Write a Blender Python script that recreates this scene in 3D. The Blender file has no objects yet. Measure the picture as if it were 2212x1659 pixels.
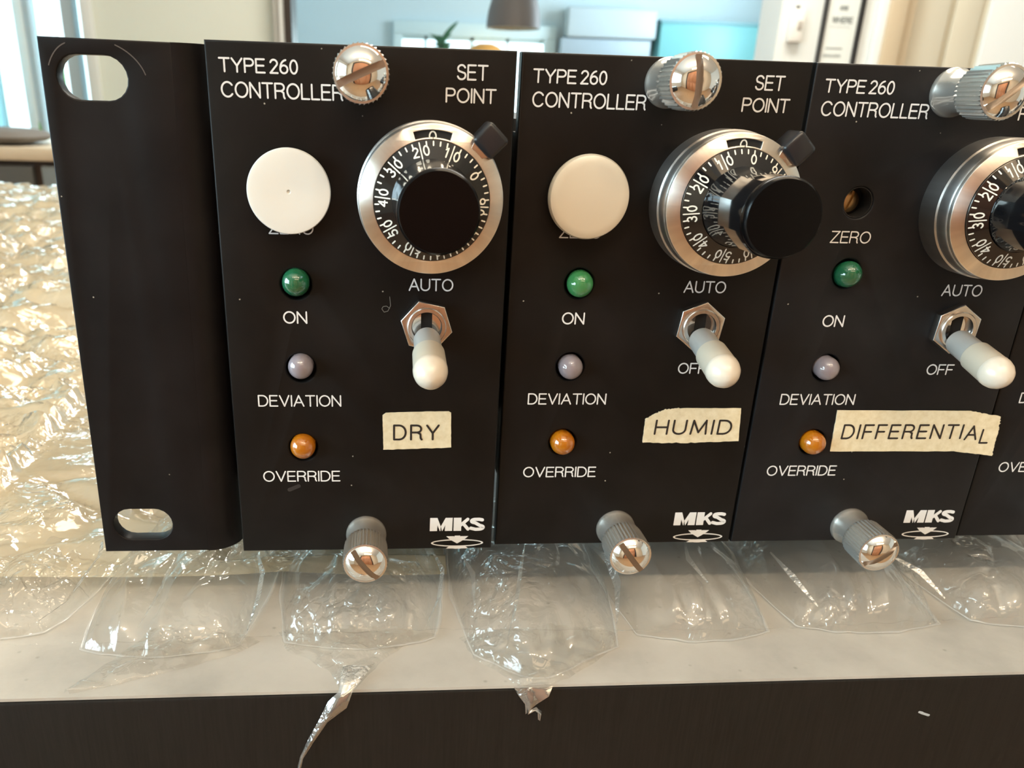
import bpy, bmesh, math, random
from mathutils import Vector, Matrix, noise
from math import sin, cos, pi, sqrt, radians
random.seed(7)
sc = bpy.context.scene
COL = sc.collection
MM = 0.001
ZT = 1.0            # world height of the table top
ZR = 1.014          # world height of the rack's lower panel edge (local z = 0)

# ------------------------------------------------------------------ camera
cam_d = bpy.data.cameras.new('camera')
cam = bpy.data.objects.new('camera', cam_d); COL.objects.link(cam)
Rm = Matrix(((0.996535215576709, 0.003904879062924655, -0.08308017835190648),
             (-0.07801375495553872, 0.3901864002941819, -0.9174248890580483),
             (0.028834322485846862, 0.92072760626851, 0.3891391228106084)))
cam.matrix_world = Matrix.Translation((0.0267752, -0.144284, ZR + 0.0801803)) @ Rm.to_4x4()
cam_d.sensor_width = 36.0
cam_d.lens = 1806.235 / 2212 * 36
cam_d.shift_x = 128.594 / 2212
cam_d.shift_y = 157.193 / 2212
cam_d.clip_start = 0.005; cam_d.clip_end = 100
cam_d.dof.use_dof = True
cam_d.dof.focus_distance = 0.145
cam_d.dof.aperture_fstop = 38
sc.camera = cam

# ------------------------------------------------------------------ world, light, exposure
w = bpy.data.worlds.new('world'); sc.world = w; w.use_nodes = True
wn = w.node_tree; bg = wn.nodes['Background']
bg.inputs[0].default_value = (0.72, 0.90, 1.0, 1); bg.inputs[1].default_value = 2.6
sc.view_settings.view_transform = 'Standard'; sc.view_settings.look = 'None'
sc.view_settings.exposure = 0.35; sc.view_settings.gamma = 1.0
sc.view_settings.use_curve_mapping = False
sc.cycles.use_denoising = True
sc.cycles.use_adaptive_sampling = True; sc.cycles.adaptive_threshold = 0.025
sc.cycles.max_bounces = 10; sc.cycles.transparent_max_bounces = 24
sc.cycles.sample_clamp_indirect = 6

def area(name, loc, rot, sx, sy, power, col):
    l = bpy.data.lights.new(name, 'AREA'); l.shape = 'RECTANGLE'; l.size = sx; l.size_y = sy
    l.energy = power; l.color = col
    o = bpy.data.objects.new(name, l); COL.objects.link(o); o.location = loc; o.rotation_euler = rot
    return o
# daylight through the big window in the left wall, the windows ahead
area('daylight_left', (-2.75, -0.95, 1.6), (0, -pi/2, 0), 1.5, 2.4, 140, (0.70, 0.86, 1.0))
area('daylight_far_left', (-1.9, 3.55, 1.6), (-pi/2, 0, 0), 1.6, 1.5, 40, (0.75, 0.92, 1.0))
area('daylight_back', (1.4, 8.35, 1.4), (-pi/2, 0, 0), 2.0, 1.0, 60, (0.75, 0.92, 1.0))
area('back_wall_fill', (3.6, 5.8, 1.9), (0, pi/2, 0), 1.6, 1.6, 115, (0.72, 0.89, 1.0))  # added cool fill for the blue wall, no window on that side
# row of warm bulbs above and behind the viewer, then added ceiling fills
for i_ in range(4):
    l_ = bpy.data.lights.new('ceiling_bulb', 'POINT'); l_.energy = 10.5; l_.color = (1.0, 0.78, 0.54); l_.shadow_soft_size = 0.035
    o_ = bpy.data.objects.new('ceiling_bulb', l_); COL.objects.link(o_); o_.location = (-0.45 + .42 * i_, -1.0, 2.35)
area('ceiling_fill', (0.7, 0.6, 2.62), (0, 0, 0), 1.4, 0.5, 13, (1.0, 0.80, 0.56))  # added warm fill from above, not a known fitting
area('rear_fill', (0.6, -2.1, 2.62), (0, 0, 0), 1.6, 0.5, 9, (1.0, 0.72, 0.44))  # added warm fill to give the film gold glints
area('hall_fill', (0.7, 1.9, 2.62), (0, 0, 0), 1.6, 0.5, 38, (1.0, 0.95, 0.85))  # added fill to brighten the grey and white walls ahead

# ------------------------------------------------------------------ materials
def mat(name, col, rough=0.5, metal=0.0, coat=0.0, spec=0.5, sss=None, emit=None, trans=0.0, aniso=0.0, arot=0.0):
    m = bpy.data.materials.new(name); m.use_nodes = True
    b = m.node_tree.nodes['Principled BSDF']
    b.inputs['Base Color'].default_value = (*col, 1); b.inputs['Roughness'].default_value = rough
    b.inputs['Metallic'].default_value = metal; b.inputs['Coat Weight'].default_value = coat
    b.inputs['Coat Roughness'].default_value = 0.03
    b.inputs['Specular IOR Level'].default_value = spec
    b.inputs['Transmission Weight'].default_value = trans
    b.inputs['Anisotropic'].default_value = aniso; b.inputs['Anisotropic Rotation'].default_value = arot
    if sss:
        b.inputs['Subsurface Weight'].default_value = sss[0]
        b.inputs['Subsurface Radius'].default_value = (1, 1, 1)
        b.inputs['Subsurface Scale'].default_value = sss[1]
    if emit:
        b.inputs['Emission Color'].default_value = (*col, 1); b.inputs['Emission Strength'].default_value = emit
    return m
def nd(m, t, **kw):
    n = m.node_tree.nodes.new(t)
    for k, v in kw.items():
        if hasattr(n, k) and not k.startswith('i_'): setattr(n, k, v)
    return n
def lk(m, a, b): m.node_tree.links.new(a, b)
def coords(m, scale=(1, 1, 1)):
    tc = nd(m, 'ShaderNodeTexCoord'); mp = nd(m, 'ShaderNodeMapping')
    mp.inputs['Scale'].default_value = scale; lk(m, tc.outputs['Object'], mp.inputs['Vector'])
    return mp.outputs['Vector']
def noise_tex(m, vec, scale, detail=4, rough=0.5):
    n = nd(m, 'ShaderNodeTexNoise'); n.inputs['Scale'].default_value = scale
    n.inputs['Detail'].default_value = detail; n.inputs['Roughness'].default_value = rough
    lk(m, vec, n.inputs['Vector']); return n
def ramp(m, fac, stops):
    r = nd(m, 'ShaderNodeValToRGB'); e = r.color_ramp.elements
    while len(e) < len(stops): e.new(0.5)
    for i, (p, c) in enumerate(stops):
        e[i].position = p; e[i].color = (*c, 1) if len(c) == 3 else c
    lk(m, fac, r.inputs['Fac']); return r.outputs['Color']
def bump(m, h, dist, strength=1.0):
    b = nd(m, 'ShaderNodeBump'); b.inputs['Distance'].default_value = dist; b.inputs['Strength'].default_value = strength
    lk(m, h, b.inputs['Height']); P = m.node_tree.nodes['Principled BSDF']
    lk(m, b.outputs['Normal'], P.inputs['Normal']); return b
def P(m): return m.node_tree.nodes['Principled BSDF']

def black_paint(name, base, speck=0.012, rough=0.42):
    m = mat(name, base, rough, spec=0.19); v = coords(m)
    n1 = noise_tex(m, v, 9000, 3); bump(m, n1.outputs['Fac'], 0.00002, 0.35)
    # dust specks and lint
    vo = nd(m, 'ShaderNodeTexVoronoi'); vo.inputs['Scale'].default_value = 330; lk(m, v, vo.inputs['Vector'])
    n2 = noise_tex(m, v, 2400, 2)
    ad = nd(m, 'ShaderNodeMath', operation='MULTIPLY_ADD'); lk(m, n2.outputs['Fac'], ad.inputs[0]); ad.inputs[1].default_value = 0.055
    lk(m, vo.outputs['Distance'], ad.inputs[2])
    r1 = ramp(m, ad.outputs[0], [(0.050, (1, 1, 1)), (0.085, (0, 0, 0))])
    sp = nd(m, 'ShaderNodeSeparateColor'); lk(m, vo.outputs['Color'], sp.inputs[0])
    gt = nd(m, 'ShaderNodeMath', operation='GREATER_THAN'); lk(m, sp.outputs[0], gt.inputs[0]); gt.inputs[1].default_value = 0.78
    mu = nd(m, 'ShaderNodeMath', operation='MULTIPLY'); lk(m, r1, mu.inputs[0]); lk(m, gt.outputs[0], mu.inputs[1])
    # worn smudges
    n3 = noise_tex(m, v, 60, 5, 0.6)
    sm = ramp(m, n3.outputs['Fac'], [(0.35, base), (0.75, tuple(c * 1.7 + 0.002 for c in base))])
    mx = nd(m, 'ShaderNodeMix', data_type='RGBA'); lk(m, mu.outputs[0], mx.inputs[0]); lk(m, sm, mx.inputs[6])
    mx.inputs[7].default_value = (0.42, 0.40, 0.34, 1); lk(m, mx.outputs[2], P(m).inputs['Base Color'])
    return m
M = {}
M['panel'] = black_paint('panel_paint', (0.0052, 0.0046, 0.0043))
M['ear'] = black_paint('bracket_paint', (0.0058, 0.0053, 0.0058))
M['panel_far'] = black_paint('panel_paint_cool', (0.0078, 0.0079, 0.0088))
M['print'] = mat('white_print', (0.72, 0.74, 0.76), 0.6)
M['dial_print'] = mat('dial_print', (0.80, 0.78, 0.70), 0.5)
M['chrome'] = mat('chrome', (0.86, 0.82, 0.78), 0.07, 1.0)
M['satin'] = mat('satin_nickel', (0.66, 0.62, 0.56), 0.20, 0.78, spec=0.8)
M['steel'] = mat('nickel_plate', (0.68, 0.64, 0.60), 0.24, 1.0)
bump(M['steel'], noise_tex(M['steel'], coords(M['steel']), 1500, 3).outputs['Fac'], 0.00004, 0.4)
M['slot'] = mat('slot_steel', (0.36, 0.32, 0.28), 0.42, 1.0)
M['dark'] = mat('dark_recess', (0.004, 0.004, 0.004), 0.7)
M['black_gloss'] = mat('black_gloss_plastic', (0.006, 0.006, 0.007), 0.07, coat=0.5)
M['black_cap'] = mat('black_cap', (0.0015, 0.0015, 0.002), 0.22, spec=0.18)
M['lever_black'] = mat('grey_black_plastic', (0.016, 0.017, 0.020), 0.28)
M['brass'] = mat('brass', (0.55, 0.40, 0.20), 0.4, 1.0)
M['plug'] = mat('ivory_nylon', (0.72, 0.67, 0.56), 0.30, sss=(0.25, 0.0015))
M['plug_w'] = mat('white_nylon', (0.74, 0.74, 0.70), 0.5, sss=(0.2, 0.001))
M['green'] = mat('green_lens', (0.010, 0.115, 0.052), 0.06, coat=1, sss=(0.5, 0.002))
M['green_l'] = mat('light_green_lens', (0.045, 0.24, 0.085), 0.06, coat=1, sss=(0.5, 0.002))
M['white_l'] = mat('milky_lens', (0.26, 0.23, 0.26), 0.06, coat=1, sss=(0.5, 0.002))
M['amber'] = mat('amber_lens', (0.40, 0.13, 0.004), 0.06, coat=1, sss=(0.5, 0.002))
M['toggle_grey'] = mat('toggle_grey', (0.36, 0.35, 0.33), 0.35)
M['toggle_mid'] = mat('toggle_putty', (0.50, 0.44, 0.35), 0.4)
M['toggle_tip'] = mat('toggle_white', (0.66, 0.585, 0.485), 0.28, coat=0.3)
m = mat('tape_paper', (0.74, 0.66, 0.46), 0.55); n = noise_tex(m, coords(m), 700, 6, 0.65)
lk(m, ramp(m, n.outputs['Fac'], [(0.3, (0.66, 0.57, 0.37)), (0.7, (0.80, 0.73, 0.54))]), P(m).inputs['Base Color'])
bump(m, noise_tex(m, coords(m), 300, 4).outputs['Fac'], 0.0001, 0.6); M['tape'] = m
M['ink'] = mat('black_ink', (0.018, 0.014, 0.012), 0.6)

# turned metal of the dial ring: circular grooves, radial highlight streaks also painted into the colour
def turned(name, col, rough, aniso):
    m = mat(name, col, rough, 1.0, aniso=aniso, arot=0.25)
    t = nd(m, 'ShaderNodeTangent', direction_type='RADIAL', axis='Y'); lk(m, t.outputs[0], P(m).inputs['Tangent'])
    tc = nd(m, 'ShaderNodeTexCoord'); sx = nd(m, 'ShaderNodeSeparateXYZ'); lk(m, tc.outputs['Object'], sx.inputs[0])
    at = nd(m, 'ShaderNodeMath', operation='ARCTAN2'); lk(m, sx.outputs['Z'], at.inputs[0]); lk(m, sx.outputs['X'], at.inputs[1])
    nz = nd(m, 'ShaderNodeTexNoise'); nz.noise_dimensions = '1D'; nz.inputs['Scale'].default_value = 2.2; nz.inputs['Detail'].default_value = 6
    lk(m, at.outputs[0], nz.inputs['W'])
    ln = nd(m, 'ShaderNodeVectorMath', operation='LENGTH')
    cb = nd(m, 'ShaderNodeCombineXYZ'); lk(m, sx.outputs['X'], cb.inputs[0]); lk(m, sx.outputs['Z'], cb.inputs[2]); lk(m, cb.outputs[0], ln.inputs[0])
    nr = nd(m, 'ShaderNodeTexNoise'); nr.noise_dimensions = '1D'; nr.inputs['Scale'].default_value = 9000; lk(m, ln.outputs['Value'], nr.inputs['W'])
    bump(m, nr.outputs['Fac'], 0.00001, 0.25)
    c = ramp(m, nz.outputs['Fac'], [(0.3, tuple(x * 0.8 for x in col)), (0.7, tuple(min(1, x * 1.1) for x in col))])
    lk(m, c, P(m).inputs['Base Color']); return m
M['ring'] = turned('turned_aluminium', (0.92, 0.89, 0.84), 0.33, 0.85)
M['barrel'] = turned('satin_aluminium', (0.50, 0.49, 0.48), 0.36, 0.5)

# ------------------------------------------------------------------ mesh helpers
def link(name, me, m=None, parent=None, smooth=False, loc=None, rot=None):
    o = bpy.data.objects.new(name, me); COL.objects.link(o)
    if m is not None:
        me.materials.clear(); me.materials.append(m)
    if parent is not None: o.parent = parent
    if loc is not None: o.location = loc
    if rot is not None: o.rotation_euler = rot
    if smooth:
        for p in me.polygons: p.use_smooth = True
    return o
def mesh(name, vs, fs, sc_=MM):
    me = bpy.data.meshes.new(name); me.from_pydata([tuple(c * sc_ for c in v) for v in vs], [], fs); me.update(); return me
def tag(o, label=None, cat=None, group=None, kind=None):
    if label: o['label'] = label
    if cat: o['category'] = cat
    if group: o['group'] = group
    if kind: o['kind'] = kind
    return o
def empty(name, loc, rz=0.0, ry=0.0):
    o = bpy.data.objects.new(name, None); o.empty_display_size = 0.01; COL.objects.link(o)
    o.location = loc; o.rotation_euler = (0, ry, rz); return o
class MB:
    def __init__(s): s.v = []; s.f = []
    def add(s, vs, fs):
        b = len(s.v); s.v += [tuple(v) for v in vs]; s.f += [tuple(b + i for i in f) for f in fs]
    def box(s, a, b):
        x0, y0, z0 = a; x1, y1, z1 = b
        s.add([(x0,y0,z0),(x1,y0,z0),(x1,y1,z0),(x0,y1,z0),(x0,y0,z1),(x1,y0,z1),(x1,y1,z1),(x0,y1,z1)],
              [(0,3,2,1),(4,5,6,7),(0,1,5,4),(1,2,6,5),(2,3,7,6),(3,0,4,7)])
    def build(s, name, m, parent=None, smooth=False, sc_=MM, bevel=0.0, seg=2, loc=None, rot=None):
        me = mesh(name, s.v, s.f, sc_)
        if bevel:
            bm = bmesh.new(); bm.from_mesh(me)
            bmesh.ops.bevel(bm, geom=[e for e in bm.edges if e.is_manifold and e.calc_face_angle(0) > 0.5], offset=bevel * sc_, segments=seg, affect='EDGES', profile=0.5)
            bm.to_mesh(me); bm.free()
            auto_smooth(me, 40)
        return link(name, me, m, parent, smooth, loc, rot)
def auto_smooth(me, deg):
    for p in me.polygons: p.use_smooth = True
    bm = bmesh.new(); bm.from_mesh(me); t = radians(deg)
    for e in bm.edges: e.smooth = e.calc_face_angle(0) < t if len(e.link_faces) == 2 else False
    bm.to_mesh(me); bm.free()
def box(name, a, b, m, parent=None, sc_=1.0, bevel=0.0, seg=2):
    k = MB(); k.box(a, b); return k.build(name, m, parent, sc_=sc_, bevel=bevel, seg=seg)
# lathe about the local Y axis; profile = [(r, y)...], pointing out of the panel along -y
def lathe(prof, n=64, c=(0, 0), mod=None, deg=35, a0=0.0, fill=True):
    vs = []; fs = []
    for (r, y) in prof:
        for i in range(n):
            a = a0 + 2 * pi * i / n; rr = r if mod is None else mod(r, y, i)
            vs.append((c[0] + rr * cos(a), y, c[1] + rr * sin(a)))
    for k in range(len(prof) - 1):
        for i in range(n):
            j = (i + 1) % n
            fs.append((k * n + i, k * n + j, (k + 1) * n + j, (k + 1) * n + i))
    me = mesh('lathe', vs, fs); bm = bmesh.new(); bm.from_mesh(me)
    bmesh.ops.remove_doubles(bm, verts=bm.verts, dist=1e-7)
    if fill: bmesh.ops.holes_fill(bm, edges=[e for e in bm.edges if e.is_boundary], sides=0)
    bmesh.ops.recalc_face_normals(bm, faces=bm.faces)
    bm.to_mesh(me); bm.free(); auto_smooth(me, deg); return me
# flat plate from 2-D outlines with holes (x,z in mm), front face at y=y0, thickness t going back
def plate(loops, y0, t, bev=0.0, deg=40, res=2):
    cu = bpy.data.curves.new('c', 'CURVE'); cu.dimensions = '2D'; cu.fill_mode = 'BOTH'
    cu.extrude = (t / 2 - bev) * MM; cu.bevel_depth = bev * MM; cu.offset = -bev * MM; cu.bevel_resolution = res
    for L in loops:
        s = cu.splines.new('POLY'); s.points.add(len(L) - 1)
        for p, (x, z) in zip(s.points, L): p.co = (x * MM, z * MM, 0, 1)
        s.use_cyclic_u = True
    o = bpy.data.objects.new('tmp', cu); COL.objects.link(o)
    me = bpy.data.meshes.new_from_object(o.evaluated_get(bpy.context.evaluated_depsgraph_get()))
    bpy.data.objects.remove(o); bpy.data.curves.remove(cu)
    me.transform(Matrix(((1, 0, 0, 0), (0, 0, -1, (y0 + t / 2) * MM), (0, 1, 0, 0), (0, 0, 0, 1))))
    bm = bmesh.new(); bm.from_mesh(me); bmesh.ops.remove_doubles(bm, verts=bm.verts, dist=1e-7)
    bmesh.ops.recalc_face_normals(bm, faces=bm.faces); bm.to_mesh(me); bm.free(); auto_smooth(me, deg); return me
def circ(cx, cz, r, n=32, a0=0, rz=None): return [(cx + r * cos(a0 + 2*pi*i/n), cz + (rz or r) * sin(a0 + 2*pi*i/n)) for i in range(n)]
def rect(x0, z0, x1, z1): return [(x0, z0), (x1, z0), (x1, z1), (x0, z1)]

# ------------------------------------------------------------------ stroke lettering (rounded engraving style)
def arc(cx, cy, rx, ry, a, b, n=10): return [(cx + rx * cos(radians(a + (b - a) * i / n)), cy + ry * sin(radians(a + (b - a) * i / n))) for i in range(n + 1)]
G = {  # glyph: (advance width, [polylines]) in a box of height 1
 'A': (.80, [[(0,0),(.40,1),(.80,0)],[(.14,.34),(.66,.34)]]),
 'C': (.80, [arc(.42,.5,.42,.5,38,322,18)]),
 'D': (.74, [[(0,0),(0,1)]+[(.30,1)]+arc(.32,.5,.42,.5,90,-90,12)+[(0,0)]]),
 'E': (.62, [[(.62,0),(0,0),(0,1),(.60,1)],[(0,.52),(.55,.52)]]),
 'F': (.58, [[(0,0),(0,1),(.58,1)],[(0,.50),(.50,.50)]]),
 'H': (.70, [[(0,0),(0,1)],[(.70,0),(.70,1)],[(0,.5),(.70,.5)]]),
 'I': (.02, [[(0.01,0),(0.01,1)]]),
 'K': (.66, [[(0,0),(0,1)],[(.62,1),(0,.38)],[(.22,.60),(.66,0)]]),
 'L': (.54, [[(0,1),(0,0),(.54,0)]]),
 'M': (.90, [[(0,0),(.08,1),(.45,.12),(.82,1),(.90,0)]]),
 'N': (.70, [[(0,0),(0,1),(.70,0),(.70,1)]]),
 'O': (.86, [arc(.43,.5,.43,.5,0,360,24)]),
 'P': (.64, [[(0,0),(0,1),(.36,1)]+arc(.38,.74,.26,.26,90,-90,8)+[(0,.48)]]),
 'R': (.68, [[(0,0),(0,1),(.36,1)]+arc(.38,.75,.27,.25,90,-90,8)+[(0,.50)],[(.42,.50),(.60,.38),(.62,.10),(.68,0)]]),
 'S': (.66, [arc(.33,.74,.30,.26,25,180,9)+[(.06,.62)]+arc(.33,.27,.33,.27,75,-30,8)[0:]+arc(.33,.27,.33,.27,-40,-160,9)]),
 'T': (.72, [[(0,1),(.72,1)],[(.36,1),(.36,0)]]),
 'U': (.72, [[(0,1),(0,.34)]+arc(.36,.34,.36,.34,180,360,12)+[(.72,1)]]),
 'V': (.76, [[(0,1),(.38,0),(.76,1)]]),
 'Y': (.74, [[(0,1),(.37,.45),(.74,1)],[(.37,.45),(.37,0)]]),
 'Z': (.68, [[(.02,1),(.68,1),(0,0),(.68,0)]]),
 'W': (1.0, [[(0,1),(.25,0),(.5,1),(.75,0),(1,1)]]),
 '0': (.52, [arc(.26,.5,.26,.5,0,360,20)]),
 '1': (.26, [[(0,.78),(.20,1),(.20,0)]]),
 '2': (.54, [arc(.27,.73,.25,.27,165,-20,10)+[(0,0),(.54,0)]]),
 '3': (.52, [arc(.24,.75,.22,.25,150,-80,9),arc(.25,.27,.27,.27,90,-150,10)]),
 '4': (.56, [[(.42,0),(.42,1),(0,.30),(.56,.30)]]),
 '5': (.52, [[(.48,1),(.08,1),(.03,.55)]+arc(.25,.32,.27,.32,125,-145,10)]),
 '6': (.54, [arc(.27,.30,.27,.30,0,360,16),arc(.45,.35,.45,.65,180,95,6)]),
 '7': (.52, [[(0,1),(.52,1),(.16,0)]]),
 '8': (.52, [arc(.26,.75,.22,.25,0,360,14),arc(.26,.26,.26,.26,0,360,14)]),
 '9': (.54, [arc(.27,.70,.27,.30,0,360,16),arc(.09,.65,.45,.65,0,-85,6)]),
}
G['S'] = (.64, [arc(.32,.745,.29,.255,20,190,9)+[(.10,.58),(.50,.46)]+arc(.33,.27,.31,.27,40,-165,12)])
def strokes(mb, lines, w, f, lift=0.008):
    """ribbons of width w with round ends; f maps (x, z) to a 3-D point; crossing strokes lie on each other"""
    segs = []
    for L in lines:
        cur = [L[0]]
        for k in range(1, len(L)):
            if math.hypot(L[k][0]-cur[-1][0], L[k][1]-cur[-1][1]) < 1e-6: continue
            cur.append(L[k])
            if k < len(L) - 1:
                a, b, c = cur[-2], L[k], L[k+1]
                v1 = (b[0]-a[0], b[1]-a[1]); v2 = (c[0]-b[0], c[1]-b[1]); d = math.hypot(*v1) * math.hypot(*v2)
                if d > 1e-12 and (v1[0]*v2[0] + v1[1]*v2[1]) / d < .6:
                    segs.append(cur); cur = [L[k]]
        if len(cur) > 1: segs.append(cur)
    for si, L in enumerate(segs):
        closed = math.hypot(L[0][0]-L[-1][0], L[0][1]-L[-1][1]) < 1e-5 and len(L) > 4
        if closed: L = L[:-1]
        n = len(L); lf = []; rt = []
        for i, p in enumerate(L):
            a = L[i-1] if (i or closed) else p; c = L[(i+1) % n] if (i < n-1 or closed) else p
            t1 = Vector((p[0]-a[0], p[1]-a[1])); t2 = Vector((c[0]-p[0], c[1]-p[1]))
            t1 = t1.normalized() if t1.length > 1e-9 else t2.normalized(); t2 = t2.normalized() if t2.length > 1e-9 else t1
            t = (t1 + t2).normalized(); k = 1 / max(.6, t.dot(t1)); nx, nz = -t.y * w/2 * k, t.x * w/2 * k
            lf.append((p[0]+nx, p[1]+nz)); rt.append((p[0]-nx, p[1]-nz))
        dy = -lift * (si % 7)
        def F(q):
            r = f(*q); return (r[0], r[1] + dy, r[2])
        b = len(mb.v); mb.v += [F(q) for pr in zip(lf, rt) for q in pr]
        for i in range(n if closed else n-1):
            k = (i+1) % n; mb.f.append((b+2*i, b+2*i+1, b+2*k+1, b+2*k))
        if not closed:
            for p, o_, sg in ((L[0], L[1], 1), (L[-1], L[-2], -1)):
                an = math.atan2(p[1]-o_[1], p[0]-o_[0])
                ps = [(p[0]+w/2*cos(an - pi/2 + pi*k/6), p[1]+w/2*sin(an - pi/2 + pi*k/6)) for k in range(7)]
                mb.add([F(q) for q in ps], [tuple(range(7))])

def layout(s, x0, x1, z0, h, gap=.20, slant=0.0, drop=None):
    gl = []; x = 0
    for i, ch in enumerate(s):
        if ch == ' ': x += .22; continue
        wd, L = G[ch]; gl.append((x, L, i)); x += wd + gap
    tot = x - gap; k = (x1 - x0) / tot; out = []
    for gx, L, i in gl:
        dz = drop(i) if drop else 0
        out += [[(x0 + (gx + px) * k + slant * pz * h, z0 + dz + pz * h) for px, pz in l] for l in L]
    return out
def text(parent, s, x0, x1, z0, h, w=0.27, y=-0.03, m=None, label=None, gap=.20, name='printed_word', **kw):
    mb = MB(); strokes(mb, layout(s, x0 + w/2, x1 - w/2, z0 + w/2, h - w, gap, **kw), w, lambda x, z: (x, y, z))
    o = mb.build(name, m or M['print'], parent)
    tag(o, label or 'lettering reading ' + s); return o

# ------------------------------------------------------------------ room
WALLC = dict(blue=(0.57, 0.69, 0.72), white=(0.76, 0.80, 0.79), grey=(0.74, 0.79, 0.72), tan=(0.70, 0.56, 0.41))
def plaster(name, col):
    m = mat(name, col, 0.75); bump(m, noise_tex(m, coords(m), 60, 5).outputs['Fac'], 0.002, 0.15); return m
MW = {k: plaster('plaster_' + k, v) for k, v in WALLC.items()}
mf = mat('oak_floor', (0.36, 0.22, 0.12), 0.35); nf = noise_tex(mf, coords(mf, (1, 14, 1)), 6, 5)
lk(mf, ramp(mf, nf.outputs['Fac'], [(0.3, (0.28, 0.16, 0.08)), (0.7, (0.46, 0.29, 0.16))]), P(mf).inputs['Base Color'])
mglass = bpy.data.materials.new('window_glass'); mglass.use_nodes = True; nt = mglass.node_tree; nt.nodes.clear()
o_ = nt.nodes.new('ShaderNodeOutputMaterial'); mx = nt.nodes.new('ShaderNodeMixShader'); tr = nt.nodes.new('ShaderNodeBsdfTransparent'); gs = nt.nodes.new('ShaderNodeBsdfGlossy')
tr.inputs[0].default_value = (0.93, 0.98, 0.97, 1); gs.inputs['Roughness'].default_value = 0.02; fr = nt.nodes.new('ShaderNodeFresnel')
nt.links.new(fr.outputs[0], mx.inputs[0]); nt.links.new(tr.outputs[0], mx.inputs[1]); nt.links.new(gs.outputs[0], mx.inputs[2]); nt.links.new(mx.outputs[0], o_.inputs[0])
def S(o): o['kind'] = 'structure'; return o
def wall(name, m, boxes):
    k = MB()
    for a, b in boxes: k.box(a, b)
    return S(k.build(name, m, sc_=1))
XL, XR, YB, YF, ZC = -2.6, 3.9, 8.0, -2.6, 2.7
wall('floor', mf, [((XL-.15, YF-.15, -0.1), (XR+.15, 3.3, 0)), ((-1.0, 3.3, -.1), (XR+.15, YB+.15, 0))])
wall('ceiling', plaster('ceiling_white', (0.80, 0.80, 0.77)), [((XL-.15, YF-.15, ZC), (XR+.15, 3.3, ZC+.1)), ((-1.0, 3.3, ZC), (XR+.15, YB+.15, ZC+.1))])
wall('wall_hall', MW['blue'], [((-1.0, 3.3, 0), (-.85, YB, ZC))])
# left wall with a wide window beside the table
wall('wall_left', MW['white'], [((XL-.15, YF, 0), (XL, -2.3, ZC)), ((XL-.15, .4, 0), (XL, 3.3, ZC)), ((XL-.15, -2.3, 0), (XL, .4, .85)), ((XL-.15, -2.3, 2.35), (XL, .4, ZC))])
wall('wall_front', MW['tan'], [((XL, YF-.15, 0), (XR, YF, ZC))])
wall('wall_right', MW['white'], [((XR, YF, 0), (XR+.15, YB, ZC))])
# far blue wall with window
wx0, wx1, wz0, wz1 = .20, 1.46, .95, 1.665
wall('wall_back', MW['blue'], [((-1.0, YB, 0), (wx0, YB+.15, ZC)), ((wx1, YB, 0), (XR, YB+.15, ZC)), ((wx0, YB, 0), (wx1, YB+.15, wz0)), ((wx0, YB, wz1), (wx1, YB+.15, ZC))])
# nearer wall with glazed door, left of the opening
wall('wall_divider', MW['grey'], [((-1.00, 3.2, 0), (-.332, 3.3, ZC)), ((XL, 3.2, 0), (-1.00, 3.3, .80)), ((XL, 3.2, 2.3), (-1.00, 3.3, ZC))])
mwt = mat('white_trim', (0.80, 0.84, 0.84), 0.4); mft = mat('blue_grey_frame', (0.42, 0.50, 0.54), 0.4); mdk = mat('dark_wood_trim', (0.022, 0.016, 0.013), 0.4)
def mdk_(): return mdk
def window(name, parts, panes, mfr):
    k = MB()
    for a, b in parts: k.box(a, b)
    o = S(k.build(name, mfr, sc_=1, bevel=.004))
    for a, b in panes: box('window_pane', a, b, mglass, o)
    return o
wi = window('window_1', [((-2.6, 3.19, .80), (-1.0, 3.29, .86)), ((-1.0, 3.17, .80), (-.965, 3.31, 2.3)), ((-1.235, 3.20, .86), (-1.195, 3.27, 2.3)), ((-1.93, 3.20, .86), (-1.89, 3.27, 2.3)), ((-2.6, 3.20, 2.24), (-1.0, 3.27, 2.3))],
       [((-1.195, 3.235, .86), (-1.0, 3.239, 2.24)), ((-1.89, 3.235, .86), (-1.235, 3.239, 2.24)), ((-2.58, 3.235, .86), (-1.93, 3.239, 2.24))], mwt)
box('window_sash', (-1.075, 3.205, .86), (-1.035, 3.265, 2.24), mft, wi)
box('window_sash', (-1.20, 3.20, .86), (-1.18, 3.262, 2.24), mft, wi)
w2 = window('window_2', [((.134, 7.94, 1.63), (1.555, 8.02, 1.736)), ((.134, 7.94, .92), (.21, 8.02, 1.64)), ((1.45, 7.94, .92), (1.555, 8.02, 1.64)), ((.134, 7.92, .90), (1.555, 8.02, .95)),
        ((.40, 7.99, .95), (.43, 8.03, 1.64)), ((.80, 7.99, .95), (.84, 8.03, 1.64)), ((1.12, 7.99, .95), (1.15, 8.03, 1.64)), ((.2, 7.99, 1.60), (1.46, 8.03, 1.64))],
       [((.2, 8.04, .95), (1.46, 8.044, 1.64))], mat('pale_teal_trim', (0.62, 0.76, 0.77), 0.5))
w3 = window('window_3', [((XL-.12, -2.3, .85), (XL+.02, .4, .90)), ((XL-.12, -2.3, 2.3), (XL, .4, 2.35)), ((XL-.1, -1.44, .9), (XL-.04, -1.36, 2.3)), ((XL-.1, -.54, .9), (XL-.04, -.46, 2.3))],
       [((XL-.075, -2.3, .9), (XL-.071, .4, 2.3))], mwt)
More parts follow.
